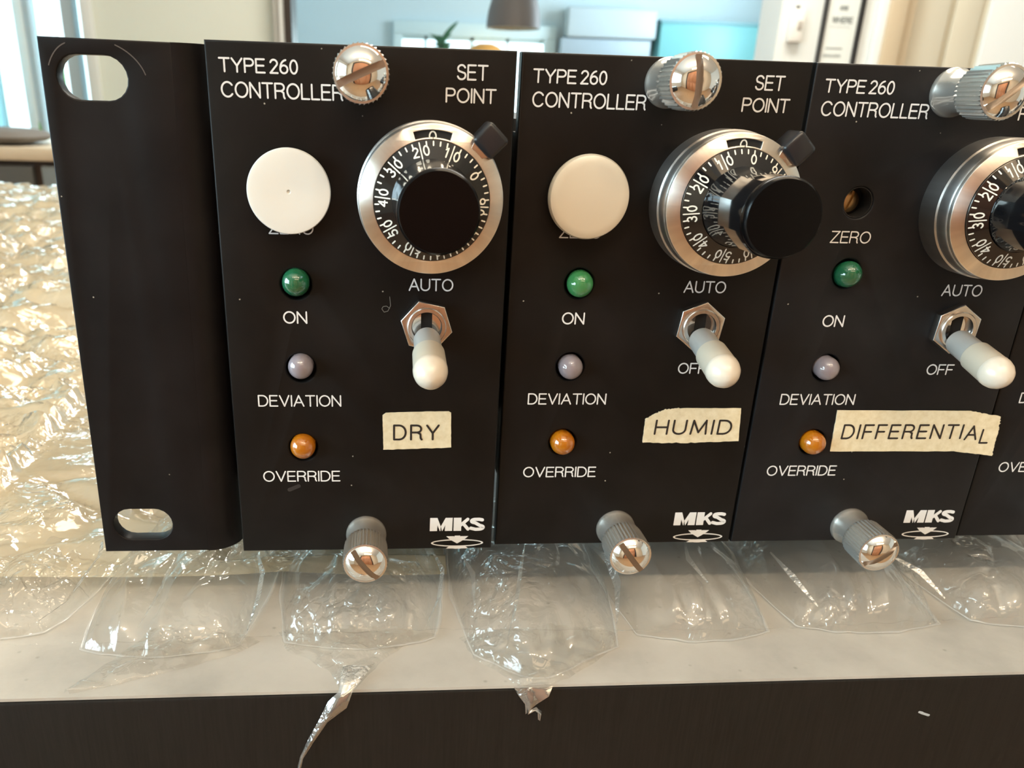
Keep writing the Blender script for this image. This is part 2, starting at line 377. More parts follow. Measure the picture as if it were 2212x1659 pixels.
# brown panelled door and dark frame behind the viewer, added unseen for metal reflections
mbr = mat('warm_brown_wood', (0.42, 0.18, 0.085), 0.4)
d2 = S(box('reflected_door', (-.75, YF, 0.01), (1.0, YF + .05, 2.2), mbr, bevel=.004))
for a in (-.68, -.12, .44):
    for z in ((.12, 1.0), (1.1, 2.1)): box('door_panel', (a, YF + .05, z[0]), (a + .48, YF + .075, z[1]), mbr, d2, bevel=.01)
for nm, a, b in (('reflected_trim_7', (-.98, YF, 0), (-.76, YF + .07, 2.42)), ('reflected_trim_8', (1.01, YF, 0), (1.23, YF + .07, 2.42)), ('reflected_trim_9', (-.98, YF, 2.21), (1.23, YF + .075, 2.43))): S(box(nm, a, b, mdk))
# trims beside the opening
S(box('trim_1', (-.345, 3.14, 0), (-.322, 3.32, ZC), mat('grey_trim', (0.40, 0.40, 0.37), 0.5)))
S(box('trim_2', (-.322, 3.13, 0), (-.305, 3.32, ZC), mwt))
S(box('trim_3', (-.305, 3.12, 0), (-.280, 3.33, ZC), mdk))
# nearer white wall on the right with the door
mdoor = mat('cream_door', (0.66, 0.62, 0.50), 0.45); mtan = mat('tan_casing', (0.56, 0.46, 0.32), 0.45)
wall('wall_corner', MW['white'], [((1.222, 2.6, 0), (1.52, 2.75, ZC)), ((1.52, 2.6, 2.15), (XR, 2.75, ZC)), ((3.0, 2.6, 0), (XR, 2.75, 2.15))])
S(box('trim_4', (1.515, 2.575, 0), (1.545, 2.60, 2.18), mwt, bevel=.004))
S(box('trim_5', (1.545, 2.565, 0), (1.600, 2.62, 2.18), mtan, bevel=.008))
S(box('trim_6', (1.600, 2.59, 0), (1.640, 2.66, 2.18), mtan, bevel=.006))
dr = S(box('door_1', (1.645, 2.66, 0.01), (2.62, 2.70, 2.14), mdoor, bevel=.003))
box('door_stile', (1.645, 2.635, 0.01), (1.775, 2.66, 2.14), mdoor, dr, bevel=.008)
box('door_stile', (2.49, 2.635, 0.01), (2.62, 2.66, 2.14), mdoor, dr, bevel=.008)
box('door_panel', (1.80, 2.645, 0.3), (1.885, 2.66, 2.0), mdoor, dr, bevel=.006)
box('door_panel', (1.91, 2.64, 0.3), (2.46, 2.66, 2.0), mwt, dr, bevel=.006)

# ------------------------------------------------------------------ things in the room behind
def pick(o, label, cat, group=None): return tag(o, label, cat, group)
cur = MB(); n_ = 90
for i in range(n_):
    for z in (0, 1):
        x = -2.5 + (2.5 - 1.262) * i / (n_ - 1); cur.v.append((x, 3.12 + .025 * sin(i * .9) + .01 * sin(i * 2.3), .15 if z == 0 else 2.32))
for i in range(n_ - 1): cur.f.append((2*i, 2*i+2, 2*i+3, 2*i+1))
mcu = mat('sheer_curtain', (0.66, 0.84, 0.86), 0.8, trans=0.0); 
ntc = mcu.node_tree; tl = ntc.nodes.new('ShaderNodeBsdfTranslucent'); tl.inputs[0].default_value = (0.66, 0.86, 0.90, 1); mxc = ntc.nodes.new('ShaderNodeMixShader'); mxc.inputs[0].default_value = .6
ntc.links.new(P(mcu).outputs[0], mxc.inputs[1]); ntc.links.new(tl.outputs[0], mxc.inputs[2]); ntc.links.new(mxc.outputs[0], ntc.nodes['Material Output'].inputs[0])
co = cur.build('window_curtain', mcu, smooth=True, sc_=1); sol = co.modifiers.new('s', 'SOLIDIFY'); sol.thickness = .002
pick(co, 'pale blue sheer curtain hanging at the left edge of the bright window', 'curtain')

sb = empty('sideboard', (-1.35, 2.2, 0)); tag(sb, 'dark slate sideboard with pale wooden top beyond the table at left', 'sideboard')
mdr = mat('dark_slate', (0.075, 0.085, 0.088), 0.45); mdr2 = mat('grey_slate', (0.20, 0.235, 0.245), 0.45); mpl = mat('pale_wood', (0.62, 0.54, 0.41), 0.5)
nm = noise_tex(mpl, coords(mpl, (1, 8, 8)), 9, 4); lk(mpl, ramp(mpl, nm.outputs['Fac'], [(0.3, (0.56, 0.48, 0.35)), (0.7, (0.68, 0.61, 0.48))]), P(mpl).inputs['Base Color'])
box('body', (-.85, -.18, 0.08), (.84, .2, .942), mat('sideboard_body', (0.05, 0.035, 0.028), 0.5), sb)
box('top', (-.87, -.21, .942), (.86, .22, .972), mpl, sb, bevel=.004)
for x0, x1, mm_ in ((-.83, .02, mdr), (.045, .558, mdr), (.578, .83, mdr2)):
    d = box('door', (x0, -.20, .10), (x1, -.18, .93), mm_, sb, bevel=.003)
    box('handle', (x1 - .10, -.222, .74), (x1 - .05, -.20, .76), mdk, d, bevel=.003)
for x in (-.8, .8):
    for y in (-.14, .16): box('leg', (x-.02, y-.02, 0), (x+.02, y+.02, .08), mdk, sb)
cu_ = MB()
nu, nv = 24, 16
for i in range(nu + 1):
    for j in range(nv + 1):
        u = -1 + 2*i/nu; v = -1 + 2*j/nv
        cu_.v.append((.24*u*(1-.12*v*v), .12*v*(1-.12*u*u), .019 + .019*(max(0, 1-abs(u)**5))**.5*(max(0, 1-abs(v)**4))**.5))
for i in range(nu + 1):
    for j in range(nv + 1):
        x, y, z = cu_.v[i*(nv+1)+j]; cu_.v.append((x, y, .019 - (z - .019)))
o2 = (nu+1)*(nv+1)
for i in range(nu):
    for j in range(nv):
        a = i*(nv+1)+j; cu_.f += [(a, a+nv+1, a+nv+2, a+1), (o2+a, o2+a+1, o2+a+nv+2, o2+a+nv+1)]
cs = cu_.build('seat_cushion', mat('grey_felt', (0.20, 0.185, 0.17), 0.9), smooth=True, sc_=1, loc=(-1.02, 2.11, .972))
pick(cs, 'flat grey cushion lying on the pale sideboard top at far left', 'cushion')

# leafy plants
def blade(mb, p0, p1, w, bend, n=10):
    p0 = Vector(p0); p1 = Vector(p1); side = Vector((1, .3, 0)).normalized()
    for i in range(n + 1):
        t = i / n; p = p0.lerp(p1, t) + Vector(bend) * (4 * t * (1 - t)); ww = w * (sin(pi * min(1, .12 + t * .88)) ** .6 if t < .98 else .05)
        b = len(mb.v); mb.v += [tuple(p - side * ww), tuple(p + Vector((0, -.25 * ww, 0))), tuple(p + side * ww)]
        if i: mb.f += [(b-3, b-2, b+1, b), (b-2, b-1, b+2, b+1)]
mleaf = mat('bright_leaf', (0.10, 0.42, 0.09), 0.45, sss=(.2, .01)); mleaf2 = mat('dark_leaf', (0.03, 0.11, 0.05), 0.5)
def pot(parent, r, h, m, z0=0):
    me = lathe([(r*.72*1000, 0), (r*1000, -h*1000), (r*.9*1000, -h*1000), (r*.85*1000, -(h-.02)*1000), (0.001, -(h-.02)*1000)], 40)
    return link('pot', me, m, parent, rot=(-pi/2, 0, 0), loc=(0, 0, z0))
def flip(o):  # lathe axis -y -> +z
    return o
pl = empty('potted_plant', (-1.0, 2.85, 0)); tag(pl, 'long bright green leaves seen through the bracket slot beside the window', 'plant')
pot(pl, .13, .30, mat('clay_pot', (0.45, 0.40, 0.36), 0.6))
for (a, top, wd) in (((0, 0, .27), (.015, .02, 1.26), .020), ((.03, 0, .27), (.085, .08, .98), .022), ((-.02, 0, .27), (-.09, .05, 1.0), .022), ((0, .02, .27), (.10, -.10, .95), .02)):
    mb = MB(); blade(mb, a, top, wd, (.0, .0, .0)); mb.build('leaf', mleaf, pl, smooth=True, sc_=1)
pl = empty('potted_plant', (.50, 7.2, 0)); tag(pl, 'small dark green leafy plant in front of the far bright window', 'plant')
pot(pl, .17, .35, mat('pale_pot', (0.5, 0.5, 0.48), 0.6))
mb = MB(); mb.box((-.012, -.012, .33), (.012, .012, 1.55)); mb.build('stem', mdk, pl, sc_=1)
for k in range(16):
    a = k * 2.4; zz = 1.475 + .007 * k; r = .09 + .03 * sin(k * 1.7)
    mb = MB(); blade(mb, (0, 0, zz - .05), (r * cos(a), r * sin(a) * .6, zz + .03 * cos(k)), .026, (0, 0, .03), 6); mb.build('leaf', mleaf2, pl, smooth=True, sc_=1)
mb = MB(); blade(mb, (0, 0, 1.54), (.13, 0, 1.69), .024, (0, 0, .01), 6); mb.build('leaf', mleaf2, pl, smooth=True, sc_=1)

# pendant
pe = empty('pendant_lamp', (.684, 4.5, 1.447)); tag(pe, 'taupe bell shaped pendant lamp hanging before the far window', 'pendant lamp')
mta = mat('taupe_shade', (0.155, 0.135, 0.125), 0.55)
prof = [(134, 0), (133, 30), (127, 75), (112, 130), (92, 180), (62, 235), (35, 262), (14, 270), (14, 300)]
me = lathe([(r, -z) for r, z in prof], 64); me = me; sh = link('lamp_shade', lathe([(r, -z) for r, z in prof] + [(10, -298), (10, -262), (58, -228), (88, -176), (108, -128), (123, -75), (129, -30), (130, 0), (134, 0)], 64, fill=False), mta, pe, rot=(-pi/2, 0, 0))
li = link('lamp_lining', lathe([(129.5, -1), (128, -30), (122, -74), (106, -127), (86, -175), (50, -215), (0.01, -225)], 64, fill=False), mat('cream_lining', (0.75, 0.70, 0.56), 0.6), pe, rot=(-pi/2, 0, 0))
box('cord', (-.003, -.003, .29), (.003, .003, ZC - 1.447), mdk, pe)

ac = empty('wall_unit', (2.0, 8.0, 1.56)); tag(ac, 'white boxy wall unit mounted right of the far window', 'air conditioner')
mac = mat('unit_white', (0.50, 0.59, 0.62), 0.4)
box('housing', (-.385, -.22, .09), (.40, 0, .325), mac, ac, bevel=.02, seg=3)
box('louvre', (-.42, -.19, -.05), (.37, -.01, .085), mat('unit_flap', (0.40, 0.49, 0.55), 0.4), ac, bevel=.008)
cb = empty('wall_cabinet', (2.93, 8.0, 1.44)); tag(cb, 'teal wall cabinet to the right of the white wall unit', 'cabinet')
box('door', (-.50, -.25, 0.0), (0.51, 0.0, .345), mat('teal_front', (0.20, 0.52, 0.54), 0.35), cb, bevel=.004)
box('cornice', (-.51, -.26, .345), (0.52, 0, .37), mat('teal_dark', (0.16, 0.36, 0.40), 0.4), cb)
ls = empty('table_lamp', (.90, 7.6, 0)); tag(ls, 'orange conical lampshade in front of the far window', 'lamp')
mor = mat('orange_shade', (0.85, 0.38, 0.08), 0.6)
link('lamp_shade', lathe([(255, -1400), (245, -1420), (110, -1540), (60, -1560), (0.01, -1562)], 40), mor, ls, rot=(-pi/2, 0, 0))
link('lamp_base', lathe([(0.01, 0), (160, 0), (160, -20), (15, -40), (15, -1520), (0.01, -1520)], 32), mdk, ls, rot=(-pi/2, 0, 0))
# switch and picture on the white wall
sw = empty('wall_switch', (1.272, 2.6, 1.339)); tag(sw, 'white thermostat box on the white wall left of the framed print', 'thermostat')
msw = mat('switch_white', (0.85, 0.85, 0.82), 0.4)
box('cover', (-.024, -.022, -.045), (.020, 0, .045), msw, sw, bevel=.006)
box('button', (-.002, -.026, -.010), (.012, -.022, .012), mat('switch_grey', (0.45, 0.42, 0.38), 0.4), sw, bevel=.001)
box('hook', (-.006, -.012, .045), (.002, -.002, .053), mdk, sw)
pc = empty('framed_print', (1.411, 2.6, 1.24)); tag(pc, 'tall framed text print in a black frame on the white wall', 'picture')
mfb = mat('frame_black', (0.012, 0.012, 0.014), 0.4)
for a, b in (((-.059, -.02, -.06), (-.052, 0, .42)), ((.048, -.024, -.06), (.060, 0, .42)), ((-.059, -.02, .41), (.060, 0, .422)), ((-.059, -.02, -.072), (.060, 0, -.06))):
    box('frame', a, b, mfb, pc)
box('print_sheet', (-.053, -.012, -.061), (.050, -.004, .411), mat('paper', (0.78, 0.83, 0.81), 0.5), pc)
mgi = mat('grey_ink', (0.25, 0.28, 0.28), 0.6)
def ptext(s, x0, x1, z, h, w):
    mb = MB(); strokes(mb, layout(s, x0, x1, z, h), w, lambda x, zz: (x, -.0126, zz), 1e-5); tag(mb.build('printed_word', mgi, pc, sc_=1), 'blurred grey line of print')
ptext('WHERE', -.030, .032, .112, .014, .004); ptext('WELCOME'.replace('W', 'W'), -.030, .024, .094, .004, .0012) if False else None
ptext('HOME', -.012, .012, .146, .010, .003)
ptext('IIIIIIIIIIIIII', -.034, .026, .098, .004, .0012)
mb = MB(); mb.box((-.036, -.0128, .040), (.016, -.0122, .0435)); mb.build('printed_rule', mgi, pc, sc_=1)
ptext('UNHHUUNHN', -.042, .014, .018, .007, .0016)

# ------------------------------------------------------------------ table
tb = empty('table', (0, 0, 0)); tag(tb, 'white topped table with a deep black front under the rack', 'table')
mtop = mat('white_laminate', (0.60, 0.56, 0.50), 0.42); v = coords(mtop)
n1 = noise_tex(mtop, v, 45, 6, 0.6); c1 = ramp(mtop, n1.outputs['Fac'], [(0.30, (0.37, 0.355, 0.325)), (0.52, (0.47, 0.45, 0.41)), (0.75, (0.53, 0.51, 0.47))])
vo = nd(mtop, 'ShaderNodeTexVoronoi'); vo.inputs['Scale'].default_value = 260; lk(mtop, v, vo.inputs['Vector'])
r1 = ramp(mtop, vo.outputs['Distance'], [(0.03, (1, 1, 1)), (0.13, (0, 0, 0))]); sp = nd(mtop, 'ShaderNodeSeparateColor'); lk(mtop, vo.outputs['Color'], sp.inputs[0])
gt = nd(mtop, 'ShaderNodeMath', operation='GREATER_THAN'); lk(mtop, sp.outputs[0], gt.inputs[0]); gt.inputs[1].default_value = .50
mu = nd(mtop, 'ShaderNodeMath', operation='MULTIPLY'); lk(mtop, r1, mu.inputs[0]); lk(mtop, gt.outputs[0], mu.inputs[1])
mu2 = nd(mtop, 'ShaderNodeMath', operation='MULTIPLY'); lk(mtop, mu.outputs[0], mu2.inputs[0]); mu2.inputs[1].default_value = .45
mxt = nd(mtop, 'ShaderNodeMix', data_type='RGBA'); lk(mtop, mu2.outputs[0], mxt.inputs[0]); lk(mtop, c1, mxt.inputs[6]); mxt.inputs[7].default_value = (0.16, 0.15, 0.11, 1)
lk(mtop, mxt.outputs[2], P(mtop).inputs['Base Color']); bump(mtop, noise_tex(mtop, v, 1200, 3).outputs['Fac'], .00005, .3)
mbf = mat('black_edge', (0.016, 0.0145, 0.0125), 0.5, spec=0.3); nb = noise_tex(mbf, coords(mbf, (25, 1, 1)), 90, 5, .65)
lk(mbf, ramp(mbf, nb.outputs['Fac'], [(0.3, (0.006, 0.0052, 0.0044)), (0.7, (0.012, 0.0105, 0.009))]), P(mbf).inputs['Base Color'])
bump(mbf, noise_tex(mbf, coords(mbf), 2500, 3).outputs['Fac'], .00004, .4)
YE = -0.0256
box('tabletop', (-.85, YE, ZT - .0006), (1.1, .72, ZT), mtop, tb)
box('front_board', (-.85, YE - .0004, ZT - .13), (1.1, YE + .02, ZT - .0007), mbf, tb, bevel=.0004)
box('frame_board', (-.83, YE + .02, ZT - .10), (1.08, .70, ZT - .0007), mbf, tb)
for x in (-.80, 1.0):
    for y in (.02, .64): box('leg', (x, y, 0), (x + .06, y + .06, ZT - .10), mbf, tb)

k = MB(); strokes(k, [[(126.8, -22.3), (127.4, -22.5)], [(127.2, -22.5), (128.8, -23.1)]], .5, lambda x, z: (x, YE * 1000 - .45, z))
k.v = [(a, b, c + 14 - 14) for a, b, c in k.v]
tag(k.build('paint_fleck', mat('pale_fleck', (0.42, 0.46, 0.48), 0.5), tb), 'small pale fleck on the black front at right'); bpy.data.objects['paint_fleck'].location = (0, 0, ZR)
# ------------------------------------------------------------------ rack
rk = empty('rack_frame', (0, 0, ZR)); tag(rk, 'black steel rack frame with slotted mounting bracket at its left end', 'rack')
mch = mat('chassis_paint', (0.02, 0.02, 0.02), 0.5)
k = MB(); k.box((-1, 14, 24), (205, 165, 26)); k.box((-1, 14, 76), (205, 165, 78)); k.box((-1, 14, 26), (1, 165, 76)); k.box((203, 14, 26), (205, 165, 76)); k.box((1, 160, 26), (203, 165, 76))
k.build('case', mch, rk)
for x in (4, 196):
    for y in (62, 150): box('foot', (x-5, y-5, -9.5), (x+5, y+5, 24), M['dark'], rk, sc_=MM)
# bracket: flat ear with two slots, then a rounded bend going back
def slot(cx, cz, w, h, n=10):
    r = h/2; a = w/2 - r
    return [(cx + a + r*cos(-pi/2+pi*i/n), cz + r*sin(-pi/2+pi*i/n)) for i in range(n+1)] + [(cx - a + r*cos(pi/2+pi*i/n), cz + r*sin(pi/2+pi*i/n)) for i in range(n+1)]
out = [(-25.9,-.4),(-6.6,-.4),(-5.0,87.5),(-24.7,87.7)]
me = plate([out, slot(-17.3, 82.2, 10.5, 6.4), slot(-18.35, 5.35, 10.8, 6.4)], 0, 3, .25)
ear = link('mounting_bracket', me, M['ear'], rk)
k = MB(); R1, R2 = 6.0, 3.0; n_ = 12
for (zz, xo) in ((-.4, -6.75), (87.5, -5.15)):
    for i in range(n_ + 1):
        a = pi/2 * i / n_
        k.v.append((xo + R1*sin(a), R1 - R1*cos(a), zz)); k.v.append((xo + R2*sin(a), R1 - R2*cos(a), zz))
    k.v.append((xo + R1, 24, zz)); k.v.append((xo + R2, 24, zz))
q = 2*(n_+2)
for i in range(n_ + 1):
    a = 2*i; k.f += [(a, a+2, q+a+2, q+a), (a+1, q+a+1, q+a+3, a+3), (a, a+1, a+3, a+2), (q+a, q+a+2, q+a+3, q+a+1)]
o = k.build('bracket_bend', M['ear'], rk); auto_smooth(o.data, 50)
# pale wear lines round the washer marks
mwear = mat('bare_wear', (0.10, 0.09, 0.085), 0.4)
mb = MB(); strokes(mb, [arc(-17.2, 81.2, 8.2, 6.4, 15, 62, 10), arc(-19.5, 80.5, 4.6, 6.6, 105, 150, 8)], .16, lambda x, z: (x, -.02, z)); tag(mb.build('scratch_mark', mwear, rk), 'faint pale arc scratches round the upper slot')

# ------------------------------------------------------------------ controller modules
PIT = 48.54
def slot_head(R, yb, dome, w, depth, ang, n=26):
    """domed disc with a straight screwdriver slot, facing -y, skirt down to yb+3"""
    bs = [i / n for i in range(-n, n + 1)]
    rows = sorted(set([b * R for b in [sin(pi/2 * x) for x in bs]] + [-w, -w - .02, w, w + .02]))
    rows = [b for b in rows if abs(b) <= R]
    m_ = 32; vs = []; fs = []
    ca, sa = cos(ang), sin(ang)
    def hy(a, b):
        r = min(1, sqrt(a*a + b*b) / R); return -dome * (1 - r ** 3.0)
    for b in rows:
        L = sqrt(max(0, R*R - b*b))
        for i in range(m_ + 1):
            a = L * sin(pi/2 * (-1 + 2 * i / m_)); y = yb + hy(a, b)
            if abs(b) <= w + .001: y = yb - dome + depth
            vs.append((a*ca - b*sa, y, a*sa + b*ca))
    nr = len(rows)
    for r in range(nr - 1):
        for i in range(m_):
            a = r*(m_+1)+i; fs.append((a, a+1, a+m_+2, a+m_+1))
    me = mesh('head', vs, fs); bm = bmesh.new(); bm.from_mesh(me); bmesh.ops.remove_doubles(bm, verts=bm.verts, dist=2e-6)
    bmesh.ops.recalc_face_normals(bm, faces=bm.faces)
    ed = [e for e in bm.edges if e.is_boundary]
    r_ = bmesh.ops.extrude_edge_only(bm, edges=ed)
    for v_ in r_['geom']:
        if isinstance(v_, bmesh.types.BMVert): v_.co.y = (yb + .5) * MM
    bmesh.ops.recalc_face_normals(bm, faces=bm.faces)
    bm.to_mesh(me); bm.free(); auto_smooth(me, 38); return me
def thumbscrew(par, cx, cz, y0, yk, yf, ang, label):
    """base collar at y0, knurl from yk to yf, domed head"""
    L = yk - y0
    base = lathe([(0.01, 0.6), (3.75, 0.6), (3.85, 0), (3.85, -.55), (3.70, -.85), (3.45, -1.5), (3.25, -2.5), (3.18, -3.6), (3.22, yk + .3), (3.6, yk), (0.01, yk)], 72)
    t = link('thumbscrew', base, M['satin'], par, loc=(cx*MM, 0, cz*MM)); tag(t, label)
    N = 38
    def md(r, y, i): return r if i % 2 == 0 else r - (.42 if r > 3.9 else .0)
    kn = lathe([(0.01, yk), (3.70, yk), (4.02, yk - .35), (4.10, yf + 1.9), (3.9, yf + 1.6), (3.3, yf + 1.5)], N*2, mod=md, deg=12)
    h = link('knurled_grip', kn, M['satin'], t)
    hd = slot_head(3.62, yf + 1.6, 1.6, .50, 1.1, ang); hd = link('slotted_head', hd, M['chrome'], t); hd.data.materials.append(M['slot'])
    for p in hd.data.polygons:
        if all(abs(hd.data.vertices[q].co.y - (yf + 1.1) * MM) < 2e-5 for q in p.vertices): p.material_index = 1
    return t

def dial(par, a0, turn='0'):
    X, Z = 34.8 + XO[par['i']], 66.1
    y1 = -8.9
    body = lathe([(0.01, 0), (11.55, 0), (11.6, -.3), (11.6, -4.6), (11.35, -4.8), (11.35, y1+1.9), (11.15, y1+1.5), (11.0, y1+1.4), (9.4, y1+1.4), (9.4, y1+1.5), (0.01, y1+1.2)], 128)
    d = link('dial', body, M['barrel'], par, loc=(X*MM, 0, Z*MM)); tag(d, 'ten turn counting dial in satin aluminium')
    # ring with counter window
    a1, a2 = radians(90+16.5), radians(90-16.5); n = 14
    win = [(10.35*cos(a1+(a2-a1)*i/n), 10.35*sin(a1+(a2-a1)*i/n)) for i in range(n+1)] + [(9.28*cos(a2+(a1-a2)*i/n), 9.28*sin(a2+(a1-a2)*i/n)) for i in range(n+1)]
    ring = plate([circ(0, 0, 11.2, 160), circ(0, 0, 9.0, 160)[::-1], win[::-1]], y1, .9, .12)
    for v_ in ring.vertices:
        v_.co.y += (math.hypot(v_.co.x, v_.co.z) - .009) * .30
    r = link('dial_ring', ring, M['ring'], d)
    cw = plate([win], y1 + .75, .15)
    link('counter_window', cw, M['dark'], d)
    mb = MB(); G0 = G[turn][1]
    strokes(mb, [[( (px-.26)*1.9, 8.72 + pz*1.40) for px, pz in l if 8.72 + pz*1.40 > 9.15] for l in [G0[0]]], .22, lambda x, z: (x, y1 + .70, z))
    tag(mb.build('counter_digit', M['dial_print'], d), 'upper half of a white 0')
    mb = MB(); strokes(mb, [[(.02, 9.22), (.02, 8.98)], [(.02, 9.7), (.02, 9.05)]], .12, lambda x, z: (x, y1 - .02, z)); mb.build('index_mark', M['ink'], d)
    # scale cone
    def cone(r, off=0.0): return y1 - .35 - (9.0 - r) / 2.9 * 1.3 - off
    sc_ = link('scale_disc', lathe([(9.0, y1 + 1.0), (8.98, cone(9.0)), (6.15, cone(6.15)), (6.1, cone(6.1) + .2)], 128), M['black_gloss'], d)
    mb = MB()
    for k in range(50):
        a = radians(a0 + 7.2 * k); big = k % 5 == 0 and k > 0
        L = [[(0, 8.74), (0, 6.5)]] if big else [[(0, 8.74), (0, 8.22)]]
        def f(x, z, a=a): 
            rr = sqrt(x*x + z*z); return (x*sin(a) + z*cos(a), cone(rr, .02), -x*cos(a) + z*sin(a))
        strokes(mb, L, .20 if big else .23, f)
    for k in range(10):
        a = radians(a0 + 36 * k)
        chs = [('0', 0.0)] if k == 0 else [(str(k), -.82), ('0', .82)]
        for ch, off in chs:
            wd = G[ch][0]; L = [[((px - wd/2) * 1.45 + off, 6.86 + pz * 1.28) for px, pz in l] for l in G[ch][1]]
            def f(x, z, a=a):
                rr = sqrt(x*x + z*z); return (x*sin(a) + z*cos(a), cone(rr, .025), -x*cos(a) + z*sin(a))
            strokes(mb, L, .23, f)
    tag(mb.build('scale_marking', M['dial_print'], d), 'white ticks and numbers from 0 to 90')
    # knob: flared glossy skirt with flats, then cap
    NK = 144
    def fl(r, y, i):
        t = min(1, max(0, (-y - 11.0) / 1.5)) * (1 if r > 1 else 0)
        ph = (i / NK * 9) % 1.0; flat = 1 - .35 * (1 - cos(pi/9) / cos((ph - .5) * 2*pi/9))
        return r * (1 - t * (1 - flat) * 1.0) if t else r
    prof = [(6.1, cone(6.1)), (6.2, cone(6.1) - .4), (6.15, -11.5), (6.0, -12.4), (5.92, -14.5), (5.86, -18), (5.82, -22), (5.80, -24.8), (0.01, -25.0)]
    kb = link('knob', lathe(prof, NK, mod=fl, deg=14), M['black_gloss'], d, loc=(0, 0, .2*MM))
    cp = link('knob_cap', lathe([(5.5, -24.5), (5.72, -24.7), (5.76, -25.4), (5.70, -26.0), (5.4, -26.38), (0.01, -26.42)], 96), M['black_cap'], d, loc=(0, 0, .4*MM))
    # brake lever, upper right
    lv = MB(); lv.box((-2.15, -9.6, 10.6), (2.15, -4.4, 14.6)); L = lv.build('brake_lever', M['lever_black'], d, bevel=.7, seg=4, rot=(0, radians(44), 0))
    nb_ = plate([[(11.2*cos(radians(t)), 11.2*sin(radians(t))) for t in range(37, 56, 2)] + [(9.7*cos(radians(t)), 9.7*sin(radians(t))) for t in range(53, 39, -2)]], y1 + .28, .2, .04)
    link('lever_reflection', nb_, M['steel'], d)  # pale steel patch standing in for the lever's reflection on the ring
    return d

def lamp(par, x, z, m, dx, dz, r, label):
    hole = lathe([(r + .75, .3), (r + .75, -.08), (r + .45, -.22), (r + .18, -.12), (r + .15, .3)], 40)
    g = link('indicator_lamp', lathe([(r, 3), (r, .2)] + [(r * cos(t), .1 - r * .98 * sin(t)) for t in [pi/2 * i / 12 for i in range(13)]], 48), m, par, loc=(x*MM, -.5*MM, z*MM), rot=(radians(dz), 0, radians(dx)))
    tag(g, label)
    return g

def toggle(par, nut_a):
    X, Z = 34.8 + XO[par['i']] * 1.2, 44.65
    hx = circ(0, 0, 4.62, 6, radians(nut_a)); hole = circ(0, 0, 2.9, 40)
    t = link('toggle_switch', plate([hx, hole[::-1]], -1.9, 1.9, .22), M['steel'], par, loc=(X*MM, 0, Z*MM)); tag(t, 'toggle switch with hexagonal nut, lever pointing down')
    link('bushing', lathe([(3.35, -1.7), (3.35, -2.25), (3.2, -2.4), (2.62, -2.4), (2.5, -2.2), (2.5, -1.0)], 64, fill=False), M['steel'], t)
    k = MB()
    k.box((-2.5, -1.5, -2.5), (-1.0, -.6, 2.5)); k.box((1.0, -1.5, -2.5), (2.5, -.6, 2.5))
    link('bushing_core', plate([circ(0, 0, 2.56, 48)], -1.2, 1.0), M['chrome'], t)
    link('lever_opening_shade', plate([rect(-.95, -2.3, .95, 2.45)], -1.35, .3), M['dark'], t)  # flat dark plate painting the shade inside the lever slot
    ax = Vector((.004, -1, -.217)).normalized(); q = Vector((0, -1, 0)).rotation_difference(ax)
    def piece(name, prof, m, label=None):
        o = link(name, lathe(prof, 64), m, t, loc=(0, 6.2*MM, 0)); o.rotation_mode = 'QUATERNION'; o.rotation_quaternion = q
        if label: tag(o, label)
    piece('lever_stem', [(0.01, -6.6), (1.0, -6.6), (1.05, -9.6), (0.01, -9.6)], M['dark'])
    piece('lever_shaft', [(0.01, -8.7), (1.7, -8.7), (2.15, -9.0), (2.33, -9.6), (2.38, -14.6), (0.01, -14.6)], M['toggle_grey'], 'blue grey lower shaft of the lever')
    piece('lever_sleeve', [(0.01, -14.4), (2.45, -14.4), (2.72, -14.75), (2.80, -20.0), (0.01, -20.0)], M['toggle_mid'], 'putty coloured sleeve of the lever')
    piece('lever_tip', [(0.01, -19.8), (2.76, -19.82), (2.86, -20.0), (2.84, -20.7), (2.66, -21.6), (2.2, -22.5), (1.55, -23.2), (.85, -23.6), (.35, -23.75), (0.01, -23.8)], M['toggle_tip'], 'white domed lever tip')

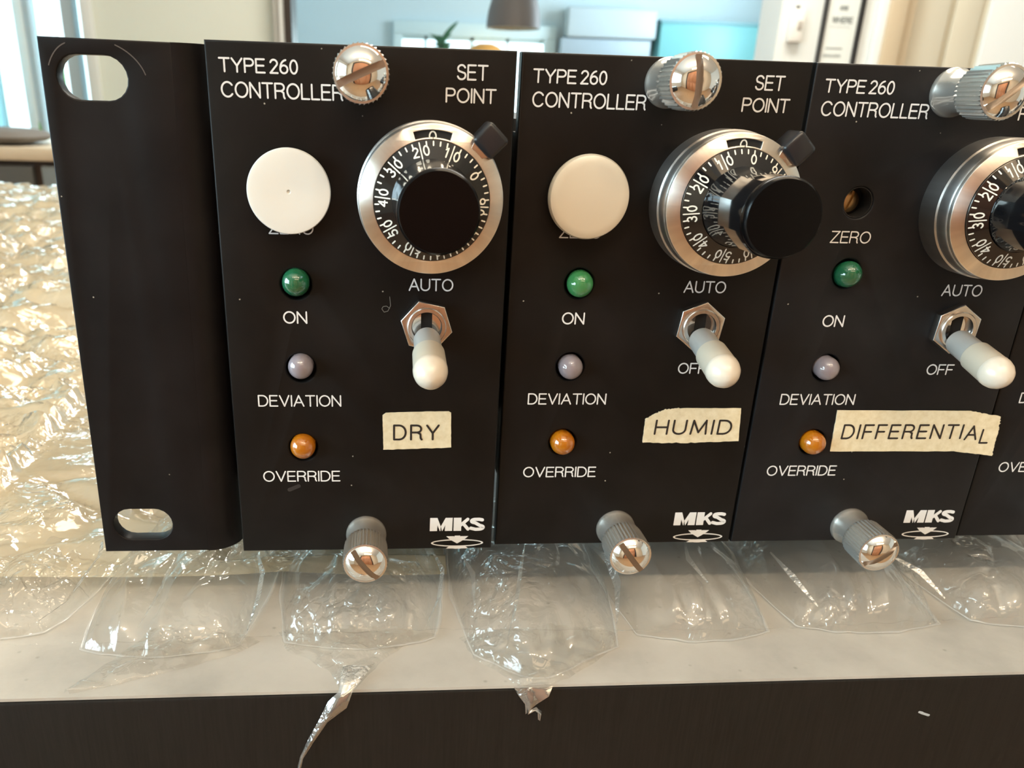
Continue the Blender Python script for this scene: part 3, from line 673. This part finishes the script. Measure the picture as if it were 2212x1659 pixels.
def logo(par):
    k = MB(); y = -.03; x0, x1, z0, h = 35.65, 46.3, 3.95, 2.85
    W_ = (x1 - x0) / 4.02
    T_ = lambda x, z: (x0 + x * W_, y, z0 + z * h)
    def poly(pts): k.add([T_(*p) for p in pts], [tuple(range(len(pts)))])
    poly([(0, 0), (.02, 1), (.55, 1), (.56, .45), (.54, 0)]); poly([(.55, 1), (.80, .35), (.90, 0), (.74, 0), (.56, .45)])
    poly([(1.15, 1), (.80, .35), (.78, 0), (.93, 0), (1.13, .45)]); poly([(1.15, 1), (1.66, 1), (1.64, 0), (1.10, 0), (1.13, .45)])
    poly([(1.74, 0), (1.74, 1), (2.30, 1), (2.30, 0)]); 
    T_ = lambda x, z: (x0 + x * W_, y - .02, z0 + z * h)
    strokes(k, [[(2.28, .46), (2.76, .88)], [(2.42, .58), (2.80, .13)]], .24, T_)
    strokes(k, [[(3.83, .82), (3.60, .87)] + arc(3.36, .74, .32, .13, 80, 260, 7) + [(3.5, .50)] + arc(3.58, .26, .33, .14, 75, -90, 8) + [(3.35, .11), (3.0, .20)]], .245, T_)
    # emblem: flat ellipse, arrow from above, foot below
    cx, cz = 41.05, 1.30
    N = 64; a_, b_ = 5.1, .83
    for i in range(N):
        t0, t1 = 2*pi*i/N, 2*pi*(i+1)/N
        k.add([(cx+a_*cos(t0), y, cz+b_*sin(t0)), (cx+a_*cos(t1), y, cz+b_*sin(t1)), (cx+(a_-.38)*cos(t1), y, cz+(b_-.25)*sin(t1)), (cx+(a_-.38)*cos(t0), y, cz+(b_-.25)*sin(t0))], [(0,1,2,3)])
    y -= .02
    k.add([(cx-2.15, y, cz+1.5), (cx-.7, y, cz+1.5), (cx-.55, y, cz+1.4), (cx-.5, y, cz+1.62), (cx+.55, y, cz+1.62), (cx+.62, y, cz+1.4), (cx+.75, y, cz+1.5), (cx+2.15, y, cz+1.5), (cx+1.35, y, cz+.75), (cx, y, cz-.10), (cx-1.4, y, cz+.75)],
          [(0,1,2,10), (2,3,4,5), (5,6,7,8), (10,2,5,8), (10,8,9)])
    k.add([(cx-1.6, y, cz-.75), (cx-2.2, y, cz-1.2), (cx-.7, y, cz-1.22), (cx-.55, y, cz-1.27), (cx+.6, y, cz-1.27), (cx+.72, y, cz-1.22), (cx+2.2, y, cz-1.2), (cx+1.6, y, cz-.75)], [(0,1,2,7), (2,3,4,5), (2,5,6,7)])
    tag(k.build('printed_logo', M['print'], par), 'bold MKS lettering over a flat ellipse emblem')

def tape(par, pts, s, x0, x1, z0, h, label, tear=(), drop=None, slant=0):
    rnd = random.Random(len(s)); L = []
    n = len(pts)
    for i in range(n):
        a, b = pts[i], pts[(i+1) % n]; seg = 14
        amp = tear[i] if i < len(tear) else .05
        for j in range(seg):
            t = j/seg; L.append((a[0]+(b[0]-a[0])*t + (rnd.random()-.5)*amp*2, a[1]+(b[1]-a[1])*t + (rnd.random()-.5)*amp*2))
    me = plate([L], -.16, .14); o = link('tape_label', me, M['tape'], par); tag(o, label)
    mb = MB(); strokes(mb, layout(s, x0, x1, z0, h, .34, slant, drop), .38, lambda x, z: (x, -.19, z))
    tag(mb.build('lettering', M['ink'], o), 'black lettering reading ' + s); return o

XO = {1: -.42, 2: -.15, 3: 0, 4: 0}
LEDS = {1: [(12.2, 51.65), (12.4, 36.95), (12.2, 21.85)], 2: [(12.35, 51.8), (12.0, 36.7), (11.75, 21.9)], 3: [(12.5, 54.2), (12.3, 36.7), (12.7, 21.75)], 4: [(12.2, 52.5), (12, 37), (12, 22.4)]}
DEVS = {1: 52.4, 2: 52.4, 3: 52.4, 4: 52.4}
def controller(k, x, y, width, label, pm, a0, nut_a):
    t = empty('controller_module', (x*MM, y*MM, ZR)); tag(t, label, 'control module', 'controllers fitted side by side in the rack'); t['i'] = k
    loops = [rect(0, 0, width, 88)]
    for (lx, lz) in LEDS[k]: loops.append(circ(lx, lz - (.35 if k == 1 else 0), 2.6, 40)[::-1])
    if k in (3,): loops.append(circ(11.9, 66.4, 2.65, 40)[::-1])
    fp = link('faceplate', plate(loops, 0, 3, .35), pm, t)
    link('dark_backing', plate([rect(4, 12, 22, 75)], 4.2, 1), M['dark'], t)  # black sheet added behind the lamp holes to paint their shade
    # circuit chassis behind the faceplate, widened to block light in the gaps
    box('module_body', (.4, 5.4, 13), (width - .4, 13.5, 76), M['dark'], t, sc_=MM)
    for (lx, lz), mm_, r, dd, lb in zip(LEDS[k], (M['green'] if k == 1 else M['green_l'] if k == 2 else M['green'], M['white_l'], M['amber']), (2.32, 2.2, 2.28),
                                    {1: ((0, 4), (-4, 4), (-2, 2)), 2: ((-7, 2), (-2, 0), (2, 0)), 3: ((-8, -10), (4, 5), (3, 3)), 4: ((0, 0),)*3}[k],
                                    ('green domed indicator lamp', 'milky unlit indicator lamp', 'amber domed indicator lamp')):
        lamp(t, lx, lz, mm_, dd[0], dd[1], r, lb)
    if k == 1:
        link('hole_plug', lathe([(0.01, .2), (5.2, .2), (5.2, -1.2), (6.5, -1.25), (6.62, -1.5), (6.62, -2.1), (6.5, -2.35), (5.8, -2.45), (3.2, -2.38), (.35, -2.36), (.22, -2.1), (0.01, -2.1)], 96), M['plug_w'], t, loc=(11.9*MM, 0, 66.45*MM))['label'] = 'flat white plastic plug with a pinhole in its centre'
    if k in (2, 4):
        link('hole_plug', lathe([(0.01, .2), (5.2, .2), (5.2, -1.0), (6.55, -1.1), (6.78, -1.5), (6.78, -2.3), (6.55, -2.95), (6.0, -3.25), (5.2, -3.35), (0.01, -3.42)], 96), M['plug'], t, loc=(12.15*MM, 0, 66.5*MM))['label'] = 'domed ivory plastic plug over the zero hole'
    if k == 3:
        link('hole_sleeve', lathe([(2.62, 2.9), (2.62, .3), (2.45, .3), (2.45, 3.6)], 48, fill=False), M['dark'], t, loc=(11.9*MM, 0, 66.4*MM))
        link('trimmer_screw', slot_head(1.9, 3.2, .5, .22, .6, radians(70)), M['brass'], t, loc=(11.75*MM, 0, 66.3*MM))['label'] = 'brass adjusting screw inside the zero hole'
    text(t, 'TYPE 260', 1.95, 13.95, 83.55, 2.12); text(t, 'CONTROLLER', 2.05, 20.75, 80.0, 2.35)
    text(t, 'SET', 38.4, 43.35, 83.55, 2.3); text(t, 'POINT', 36.75, 44.8, 80.25, 2.2)
    text(t, 'AUTO', 31.2, 38.85, 50.4, 2.15, w=.25); text(t, 'OFF', 32.15, 37.45, 35.45, 2.1, w=.25)
    text(t, 'ON', 9.75, 13.85, 44.5, 2.2); text(t, 'DEVIATION', 4.6, 19.3, 29.4, 2.2, w=.25); text(t, 'OVERRIDE', 4.65, 18.8, 14.65, 2.2, w=.25)
    text(t, 'ZERO', 8.1, 15.45, 59.5, 2.1, w=.22)
    logo(t)
    dial(t, a0)
    toggle(t, nut_a)
    thumbscrew(t, 24.0 + XO[k]*.4, 84.2 - (.55 if k == 1 else 0), 0, -6.3, -14.6, {1: radians(24), 2: radians(93), 3: radians(42), 4: 0}[k], 'upper chrome thumbscrew with knurled grip')
    thumbscrew(t, 24.1 + XO[k] * 1.5, 3.5, 0, -4.8, -12.9, {1: radians(-52), 2: radians(-52), 3: radians(38), 4: 0}[k], 'lower chrome thumbscrew with knurled grip')
    return t
c1_ = controller(1, 0.10, -1.3, 47.8, 'leftmost black controller with DRY tape label and flat white plug', M['panel'], 32, 48)
c2_ = controller(2, PIT + .28, 0, 47.7, 'black controller with HUMID tape label and domed ivory plug', M['panel'], 80, 22)
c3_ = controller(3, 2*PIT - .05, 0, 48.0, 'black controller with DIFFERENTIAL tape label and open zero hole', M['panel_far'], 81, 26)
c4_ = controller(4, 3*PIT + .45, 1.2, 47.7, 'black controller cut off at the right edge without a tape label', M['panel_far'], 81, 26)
tape(c1_, [(26.8, 21.05), (39.3, 21.45), (39.1, 28.3), (38.6, 28.6), (27.3, 28.3), (26.65, 27.8)], 'DRY', 28.75, 36.9, 23.1, 2.75, 'small cream tape label reading DRY', (.06, .04, .02, .04, .03, .03))
tape(c2_, [(27.2, 21.75), (37.5, 21.75), (46.0, 22.1), (45.45, 28.75), (33.5, 28.75), (31.0, 28.5), (28.6, 27.4), (27.2, 26.6)], 'HUMID', 29.3, 44.0, 23.6, 2.7, 'cream tape label with torn corner reading HUMID', (.12, .06, .03, .03, .10, .22, .16, .06), slant=.05)
tape(c3_, [(16.6, 19.85), (42.0, 19.8), (50.4, 18.8), (50.2, 24.0), (49.75, 27.1), (42.8, 28.25), (16.3, 28.35)], 'DIFFERENTIAL', 18.3, 48.4, 22.6, 2.75, 'long cream tape label reading DIFFERENTIAL', (.04, .05, .16, .16, .10, .04, .04), drop=lambda i: -1.0 if i == 11 else (-.25 if i == 10 else 0), slant=.03)

mlint = mat('grey_lint', (0.16, 0.155, 0.14), 0.8)
mb = MB(); strokes(mb, [[(27.96, 49.36), (28.12, 47.84), (27.64, 46.87), (27.0, 46.7), (26.61, 47.26), (26.85, 47.67), (27.41, 47.76), (27.96, 47.36)]], .11, lambda x, z: (x, -.05, z)); tag(mb.build('lint_thread', mlint, c1_), 'fine curled lint thread left of the toggle')
mb = MB(); strokes(mb, [[(9.33, 12.99), (11.06, 13.74)]], .75, lambda x, z: (x, -.02, z)); tag(mb.build('smear_mark', mat('dull_smear', (0.022, 0.021, 0.022), 0.5), c1_), 'dull grey smear below the lowest lamp label')
# ------------------------------------------------------------------ clear plastic film
def film_mat(name, cov, tint, rough, dif, hz=1.0, bs=.6, dc=(0.85, 0.84, 0.80), lo=.08):
    m = bpy.data.materials.new(name); m.use_nodes = True; t = m.node_tree; t.nodes.clear()
    out_ = t.nodes.new('ShaderNodeOutputMaterial')
    tr = t.nodes.new('ShaderNodeBsdfTransparent'); tr.inputs[0].default_value = (*tint, 1)
    gl = t.nodes.new('ShaderNodeBsdfGlossy'); gl.inputs['Roughness'].default_value = rough
    df = t.nodes.new('ShaderNodeBsdfDiffuse'); df.inputs[0].default_value = (*dc, 1)
    tn = t.nodes.new('ShaderNodeBsdfTranslucent'); tn.inputs[0].default_value = (*dc, 1)
    lw = t.nodes.new('ShaderNodeLayerWeight'); lw.inputs['Blend'].default_value = .5
    mr = t.nodes.new('ShaderNodeMapRange'); mr.inputs['From Min'].default_value = .0; mr.inputs['From Max'].default_value = 1.0
    mr.inputs['To Min'].default_value = cov; mr.inputs['To Max'].default_value = min(1, cov * 3 + .35)
    pw = t.nodes.new('ShaderNodeMath'); pw.operation = 'POWER'; pw.inputs[1].default_value = 2.5
    t.links.new(lw.outputs['Facing'], pw.inputs[0]); t.links.new(pw.outputs[0], mr.inputs['Value'])
    m1 = t.nodes.new('ShaderNodeMixShader'); m2 = t.nodes.new('ShaderNodeMixShader'); m3 = t.nodes.new('ShaderNodeMixShader')
    m3.inputs[0].default_value = .5; t.links.new(df.outputs[0], m3.inputs[1]); t.links.new(tn.outputs[0], m3.inputs[2])
    m2.inputs[0].default_value = dif; t.links.new(tr.outputs[0], m2.inputs[1]); t.links.new(m3.outputs[0], m2.inputs[2])
    t.links.new(mr.outputs[0], m1.inputs[0]); t.links.new(m2.outputs[0], m1.inputs[1]); t.links.new(gl.outputs[0], m1.inputs[2])
    t.links.new(m1.outputs[0], out_.inputs[0])
    tc = t.nodes.new('ShaderNodeTexCoord'); nz = t.nodes.new('ShaderNodeTexNoise'); nz.inputs['Scale'].default_value = 90 * hz; nz.inputs['Detail'].default_value = 3
    t.links.new(tc.outputs['Object'], nz.inputs['Vector'])
    ad = t.nodes.new('ShaderNodeVectorMath'); ad.operation = 'MULTIPLY_ADD'; ad.inputs[1].default_value = (.02 / hz,) * 3
    t.links.new(nz.outputs['Color'], ad.inputs[0]); t.links.new(tc.outputs['Object'], ad.inputs[2])
    vo = t.nodes.new('ShaderNodeTexVoronoi'); vo.feature = 'DISTANCE_TO_EDGE'; vo.inputs['Scale'].default_value = 110 * hz; t.links.new(ad.outputs[0], vo.inputs['Vector'])
    mn = t.nodes.new('ShaderNodeMath'); mn.operation = 'MINIMUM'; mn.inputs[1].default_value = .16; t.links.new(vo.outputs['Distance'], mn.inputs[0])
    v2 = t.nodes.new('ShaderNodeTexVoronoi'); v2.feature = 'DISTANCE_TO_EDGE'; v2.inputs['Scale'].default_value = 290 * hz; t.links.new(ad.outputs[0], v2.inputs['Vector'])
    m22 = t.nodes.new('ShaderNodeMath'); m22.operation = 'MINIMUM'; m22.inputs[1].default_value = .12; t.links.new(v2.outputs['Distance'], m22.inputs[0])
    sm = t.nodes.new('ShaderNodeMath'); sm.operation = 'MULTIPLY_ADD'; sm.inputs[1].default_value = .30; t.links.new(m22.outputs[0], sm.inputs[0]); t.links.new(mn.outputs[0], sm.inputs[2])
    nm_ = t.nodes.new('ShaderNodeTexNoise'); nm_.inputs['Scale'].default_value = 60 * hz; nm_.inputs['Detail'].default_value = 1; t.links.new(tc.outputs['Object'], nm_.inputs['Vector'])
    rr = t.nodes.new('ShaderNodeMapRange'); rr.inputs['From Min'].default_value = .44; rr.inputs['From Max'].default_value = .62; rr.inputs['To Min'].default_value = lo; t.links.new(nm_.outputs['Fac'], rr.inputs['Value'])
    mk = t.nodes.new('ShaderNodeMath'); mk.operation = 'MULTIPLY'; t.links.new(sm.outputs[0], mk.inputs[0]); t.links.new(rr.outputs[0], mk.inputs[1]); sm = mk
    bp = t.nodes.new('ShaderNodeBump'); bp.inputs['Distance'].default_value = .004 / hz; bp.inputs['Strength'].default_value = bs
    t.links.new(sm.outputs[0], bp.inputs['Height'])
    for n in (gl, lw): t.links.new(bp.outputs[0], n.inputs['Normal'])
    return m
MF = film_mat('clear_film', .065, (.985, .98, .965), .08, .075, 1.0, .75)
MF3 = film_mat('torn_film', .34, (.97, .97, .96), .12, .26, 2.0)
MF2 = film_mat('gold_lit_film', .17, (.96, .93, .85), .10, .62, 1.0, .55, (0.95, 0.83, 0.60))  # gold of the warm room light put into the diffuse colour
MF4 = film_mat('film_edge', .06, (.98, .98, .97), .12, .50, 2.0, .3, (0.95, 0.94, 0.92))
def ridge(x, y, s, seed=0.0):
    v = noise.noise((x / s + seed, y / s, seed)); return 1 - abs(v) * 2
def crease(x, y, s, seed=0.0):
    d, _ = noise.voronoi((x / s + noise.noise((x/s, y/s, seed)) * .5, y / s, seed)); return min(.35, d[1] - d[0])
wr = empty('plastic_packing_film', (0, 0, ZT)); tag(wr, 'crumpled clear plastic air pillow film spread on the table under the rack', 'plastic film')
# the crumpled sheet running back over the table, left of and behind the rack
k = MB(); nx, ny = 170, 330
xs = [-420 + 460 * (i / nx) ** .55 for i in range(nx + 1)]
ys = [6 + 690 * (j / ny) ** 2.0 for j in range(ny + 1)]
for j, y in enumerate(ys):
    for i, x in enumerate(xs):
        und = min(1, max(0, (-x - 30) / 30))           # free of the rack
        near = min(1, max(0, (y - 6) / 30)); s1 = 24 + y * .06
        h = 3.0 + 2.2 * ridge(x, y * 1.3, 60, 3.1) + near * (6.5 * crease(x, y * 1.5, s1, 1.7) * 2 + 3.0 * ridge(x, y * 1.6, 30, 5.0) ** 3)
        h += near * und * (5 * noise.noise((x / 90, y / 70, 2.2)) + 5 + 2.2 * ridge(x, y * 2, 13, 8.0) ** 2)
        h += min(1, max(0, (y - 250) / 200)) * und * (3 * ridge(x, y * 1.4, 18, 4.0))
        if x > -8 and y > 12: h = min(h, 3.0)
        elif und < 1 and h > 10: h = 10 + (h - 10) * .2 * und
        k.v.append((x, y, max(.4, h)))
for j in range(ny):
    for i in range(nx):
        a = j * (nx + 1) + i; k.f.append((a, a + 1, a + nx + 2, a + nx + 1))
tag(k.build('film_sheet', MF2, wr, smooth=True), 'crumpled layers of film running back across the table, warm light tinted in as gold')
# pillows along the front edge
def pillow(x0, x1, yf, yb, H, seed, sk=0.0, tip=None):
    k = MB(); n, m_ = 72, 64; cx = (x0 + x1) / 2; hw = (x1 - x0) / 2
    for j in range(m_ + 1):
        v = -1 + 2 * j / m_
        for i in range(n + 1):
            u = -1 + 2 * i / n
            # squircle-like outline
            ox = u * (1 - .16 * v * v); oy = v * (1 - .10 * u * u)
            x = cx + hw * ox + sk * oy * hw; y = (yf + yb) / 2 + (yb - yf) / 2 * oy
            e = max(0, (1 - abs(u) ** 2.6)) ** .55 * max(0, (1 - abs(v) ** 3.0)) ** .6
            edge = (1 - max(0, 1 - abs(v)) ** .9)
            rad = math.atan2(v, u)
            wv = sin(rad * 15 + 3 * noise.noise((seed, u * 2, v * 2))) * .55 * (max(abs(u), abs(v)) ** 3) * (1 - max(abs(u), abs(v)) ** 10)
            cr = crease(x, y * .6, 7.5, seed) * 3.0 + ridge(x, y * .45, 12, seed + 3) ** 4 * 1.1
            z = .25 + H * e + e ** .5 * (cr - .6) + wv
            if tip and v < 0:
                g = math.exp(-((x - tip[0]) / tip[1]) ** 2) * (-v) ** 4; y -= tip[2] * g
            k.v.append((x, y, max(.12 + .1 * abs(noise.noise((x, y, seed))), z)))
    for j in range(m_):
        for i in range(n):
            a = j * (n + 1) + i; k.f.append((a, a + 1, a + n + 2, a + n + 1))
    o = k.build('air_pillow', MF, wr, smooth=True)
    # welded rim standing up a little round the pillow
    rim = [k.v[j * (n + 1)] for j in range(m_, -1, -1)] + [k.v[i] for i in range(1, n + 1)] + [k.v[j * (n + 1) + n] for j in range(1, m_ + 1)]
    rb = MB(); c = Vector((cx, (yf + yb) / 2, 0))
    for q, p in enumerate(rim):
        p = Vector(p); d = (p - c); d.z = 0; d.normalize(); ww = .42 + .30 * noise.noise((q * .13, seed, 0)); lf = .55 + .9 * max(0, noise.noise((q * .09, seed, 5)))
        rb.v += [tuple(p), tuple(p + d * ww + Vector((0, 0, lf * .6))), tuple(p + d * ww * 1.7 + Vector((0, 0, lf * .35)))]
    for q in range(len(rim) - 1):
        a = 3 * q; rb.f += [(a, a + 3, a + 4, a + 1), (a + 1, a + 4, a + 5, a + 2)]
    rb.build('welded_rim', MF4, o, smooth=True)
    return o
pillow(-78, -31, -9, 34, 7, 1.3, .1)
pillow(-29, 4, -15, 40, 9, 2.9, .12)
pillow(6, 39, -14, 42, 10.5, 4.4)
pillow(41, 73.5, -18, 42, 10.5, 6.1, tip=(54, 9, 6))
pillow(73.5, 104.5, -14, 42, 10.5, 7.7)
pillow(106, 141, -12.5, 42, 10.5, 9.2)
pillow(143, 178, -12, 42, 10, 10.6)
# perforated seam lines, flaps and torn tails
def ribbon(name, left, right, label=None, m=None):
    k = MB(); n = len(left); S_ = 6
    for (a, b) in zip(left, right):
        a = Vector(a); b = Vector(b)
        for s in range(S_ + 1):
            t = s / S_; p = a.lerp(b, t); p.y -= .5 * sin(t * pi) + .25 * sin(t * 9 + p.z * .8); k.v.append(tuple(p))
    for i in range(n - 1):
        for s in range(S_):
            q = i * (S_ + 1) + s; k.f.append((q, q + 1, q + S_ + 2, q + S_ + 1))
    o = k.build(name, m or MF, wr, smooth=True)
    if label: tag(o, label)
    return o
E0 = YE * 1000
# flap and tail of the third pillow (hanging over the edge)
ribbon('torn_tail', [(19.6, -20.5, 1.6), (19.0, E0-.9, .4), (17.2, E0-1.2, -1.6), (15.6, E0-1.3, -5.0), (13.6, E0-1.3, -9.4), (12.0, E0-1.4, -13), (11.3, E0-1.5, -16.2), (9.6, E0-1.3, -20.6), (8.8, E0-1.0, -23.2)],
       [(25.2, -20.5, 1.6), (21.5, E0-.9, .5), (20.4, E0-1.4, -2.6), (17.0, E0-1.8, -5.6), (14.4, E0-1.6, -9.8), (12.6, E0-1.6, -13.4), (11.9, E0-1.7, -16.4), (10.2, E0-1.4, -20.6), (8.95, E0-1.0, -23.3)], 'thin twisted torn strip of film hanging over the table front', MF3)
ribbon('torn_tail', [(49.5, E0-.6, .2), (50.5, E0-1.2, -1.6), (51.6, E0-1.6, -3.0), (51.8, E0-1.5, -5.0), (53.0, E0-1.4, -4.2), (54.0, E0-1.2, -5.0), (54.2, E0-1.1, -6.6)],
       [(56.5, E0-.6, .2), (55.6, E0-1.8, -1.0), (53.4, E0-2.0, -2.6), (52.4, E0-1.6, -4.4), (53.6, E0-1.6, -3.6), (54.8, E0-1.3, -5.0), (54.6, E0-1.2, -6.6)], 'short curled scrap of film below the fourth pillow', MF3)
def flap(pts_l, pts_r, seed, label):
    """wrinkled loose film between two outlines lying on the white top"""
    k = MB(); n, m_ = 40, 30
    def along(P_, t):
        q = t * (len(P_) - 1); i = min(len(P_) - 2, int(q)); return Vector(P_[i]).lerp(Vector(P_[i+1]), q - i)
    for i in range(n + 1):
        a = along(pts_l, i / n); b = along(pts_r, i / n)
        for j in range(m_ + 1):
            p = a.lerp(b, j / m_); e = sin(pi * j / m_) ** .5
            wv = (crease(p.x, p.y, 5.5, seed) * 2.4 + ridge(p.x, p.y, 7, seed) ** 4 * .8) * e
            k.v.append((p.x + .5 * noise.noise((p.y * .4, seed, i * .2)), p.y + .5 * noise.noise((p.x * .35, seed, 1)), max(.15, p.z * e * .5 + wv)))
    for i in range(n):
        for j in range(m_):
            q = i * (m_ + 1) + j; k.f.append((q, q + 1, q + m_ + 2, q + m_ + 1))
    tag(k.build('film_flap', MF, wr, smooth=True), label)
flap([(-17, -6, 2), (-21, -14, 1), (-25.5, -21, .6), (-27.2, -24.6, .5)], [(4, -11, 2), (-1, -15, 1.5), (-12, -20, 1), (-26.2, -24.9, .5)], 3.3, 'loose pointed flap of film on the white top at left')
flap([(7, -8, 2), (9, -14, 1), (17, -20, .8), (19.2, E0-.6, .4)], [(37, -10, 2), (31, -13, 1.5), (26.5, -18, 1), (21.3, E0-.6, .5)], 5.3, 'loose flap of film narrowing towards the long torn strip')
flap([(41.5, -11, 3), (43.5, -18, 2), (49, -24.2, 1), (51, E0-.8, .5)], [(72.5, -11, 3), (68, -18, 2), (60, -24.0, 1), (55.5, E0-.8, .5)], 7.3, 'pointed front flap of the middle pillow reaching the table edge')
k = MB(); 
for i in range(241):
    x = -62 + i; y = -10.8 + 1.0 * sin(x * .05) + .4 * noise.noise((x * .3, 0, 1)); z = .9 + .8 * abs(noise.noise((x * .15, 3, 1)))
    k.v += [(x, y, z), (x, y + .22, z + .02)]
for i in range(240): k.f.append((2*i, 2*i+2, 2*i+3, 2*i+1))
k.build('perforated_seam', MF, wr, smooth=True)
# upright pleats standing at pillow sides
def fold(pts, w, name='film_fold'):
    L = []; Rr = []
    for i, p in enumerate(pts):
        a = Vector(p); t = i / (len(pts) - 1); ww = w * sin(pi * (.08 + .84 * t))
        L.append((a.x - ww * .5, a.y, a.z)); Rr.append((a.x + ww * .5, a.y + .3, a.z + ww * .8))
    k = MB()
    for a, b in zip(L, Rr): k.v += [a, b]
    for i in range(len(pts) - 1): k.f.append((2*i, 2*i+1, 2*i+3, 2*i+2))
    return k.build(name, MF3, wr, smooth=True)
for pts, ww in (([(-31.5, 14, 8), (-30, 8, 8), (-31, 2, 7), (-33.5, -3, 4), (-38, -6, 2)], 1.6), ([(1.5, 6, 9), (3.2, 0, 8), (3.0, -6, 6), (1.6, -12, 3)], 1.1), ([(-13, 8, 10), (-15, 2, 8), (-16, -4, 6), (-18.5, -10, 3)], 1.2),
                ([(37, 6, 9), (38.6, 0, 8), (37.5, -6, 5.5), (34.5, -12, 2.5)], .9), ([(70, 6, 10), (72.5, 1, 9), (73, -5, 7), (71.5, -12, 3)], 1.4), ([(56, 6, 11), (54, -2, 10), (52, -10, 6), (50, -15, 3)], .9),
                ([(43, 4, 9), (44.5, -2, 8), (44.3, -8, 5)], .9), ([(90, 7, 11), (88.6, 0, 10), (91, -6, 8)], .8), ([(133, 4, 9), (138, -2, 7), (141, -7, 4)], .9), ([(108, 4, 9), (110, -3, 7), (113, -9, 4)], .9)):
    fold(pts, ww)

for o_ in bpy.data.objects:
    if 'i' in o_: del o_['i']
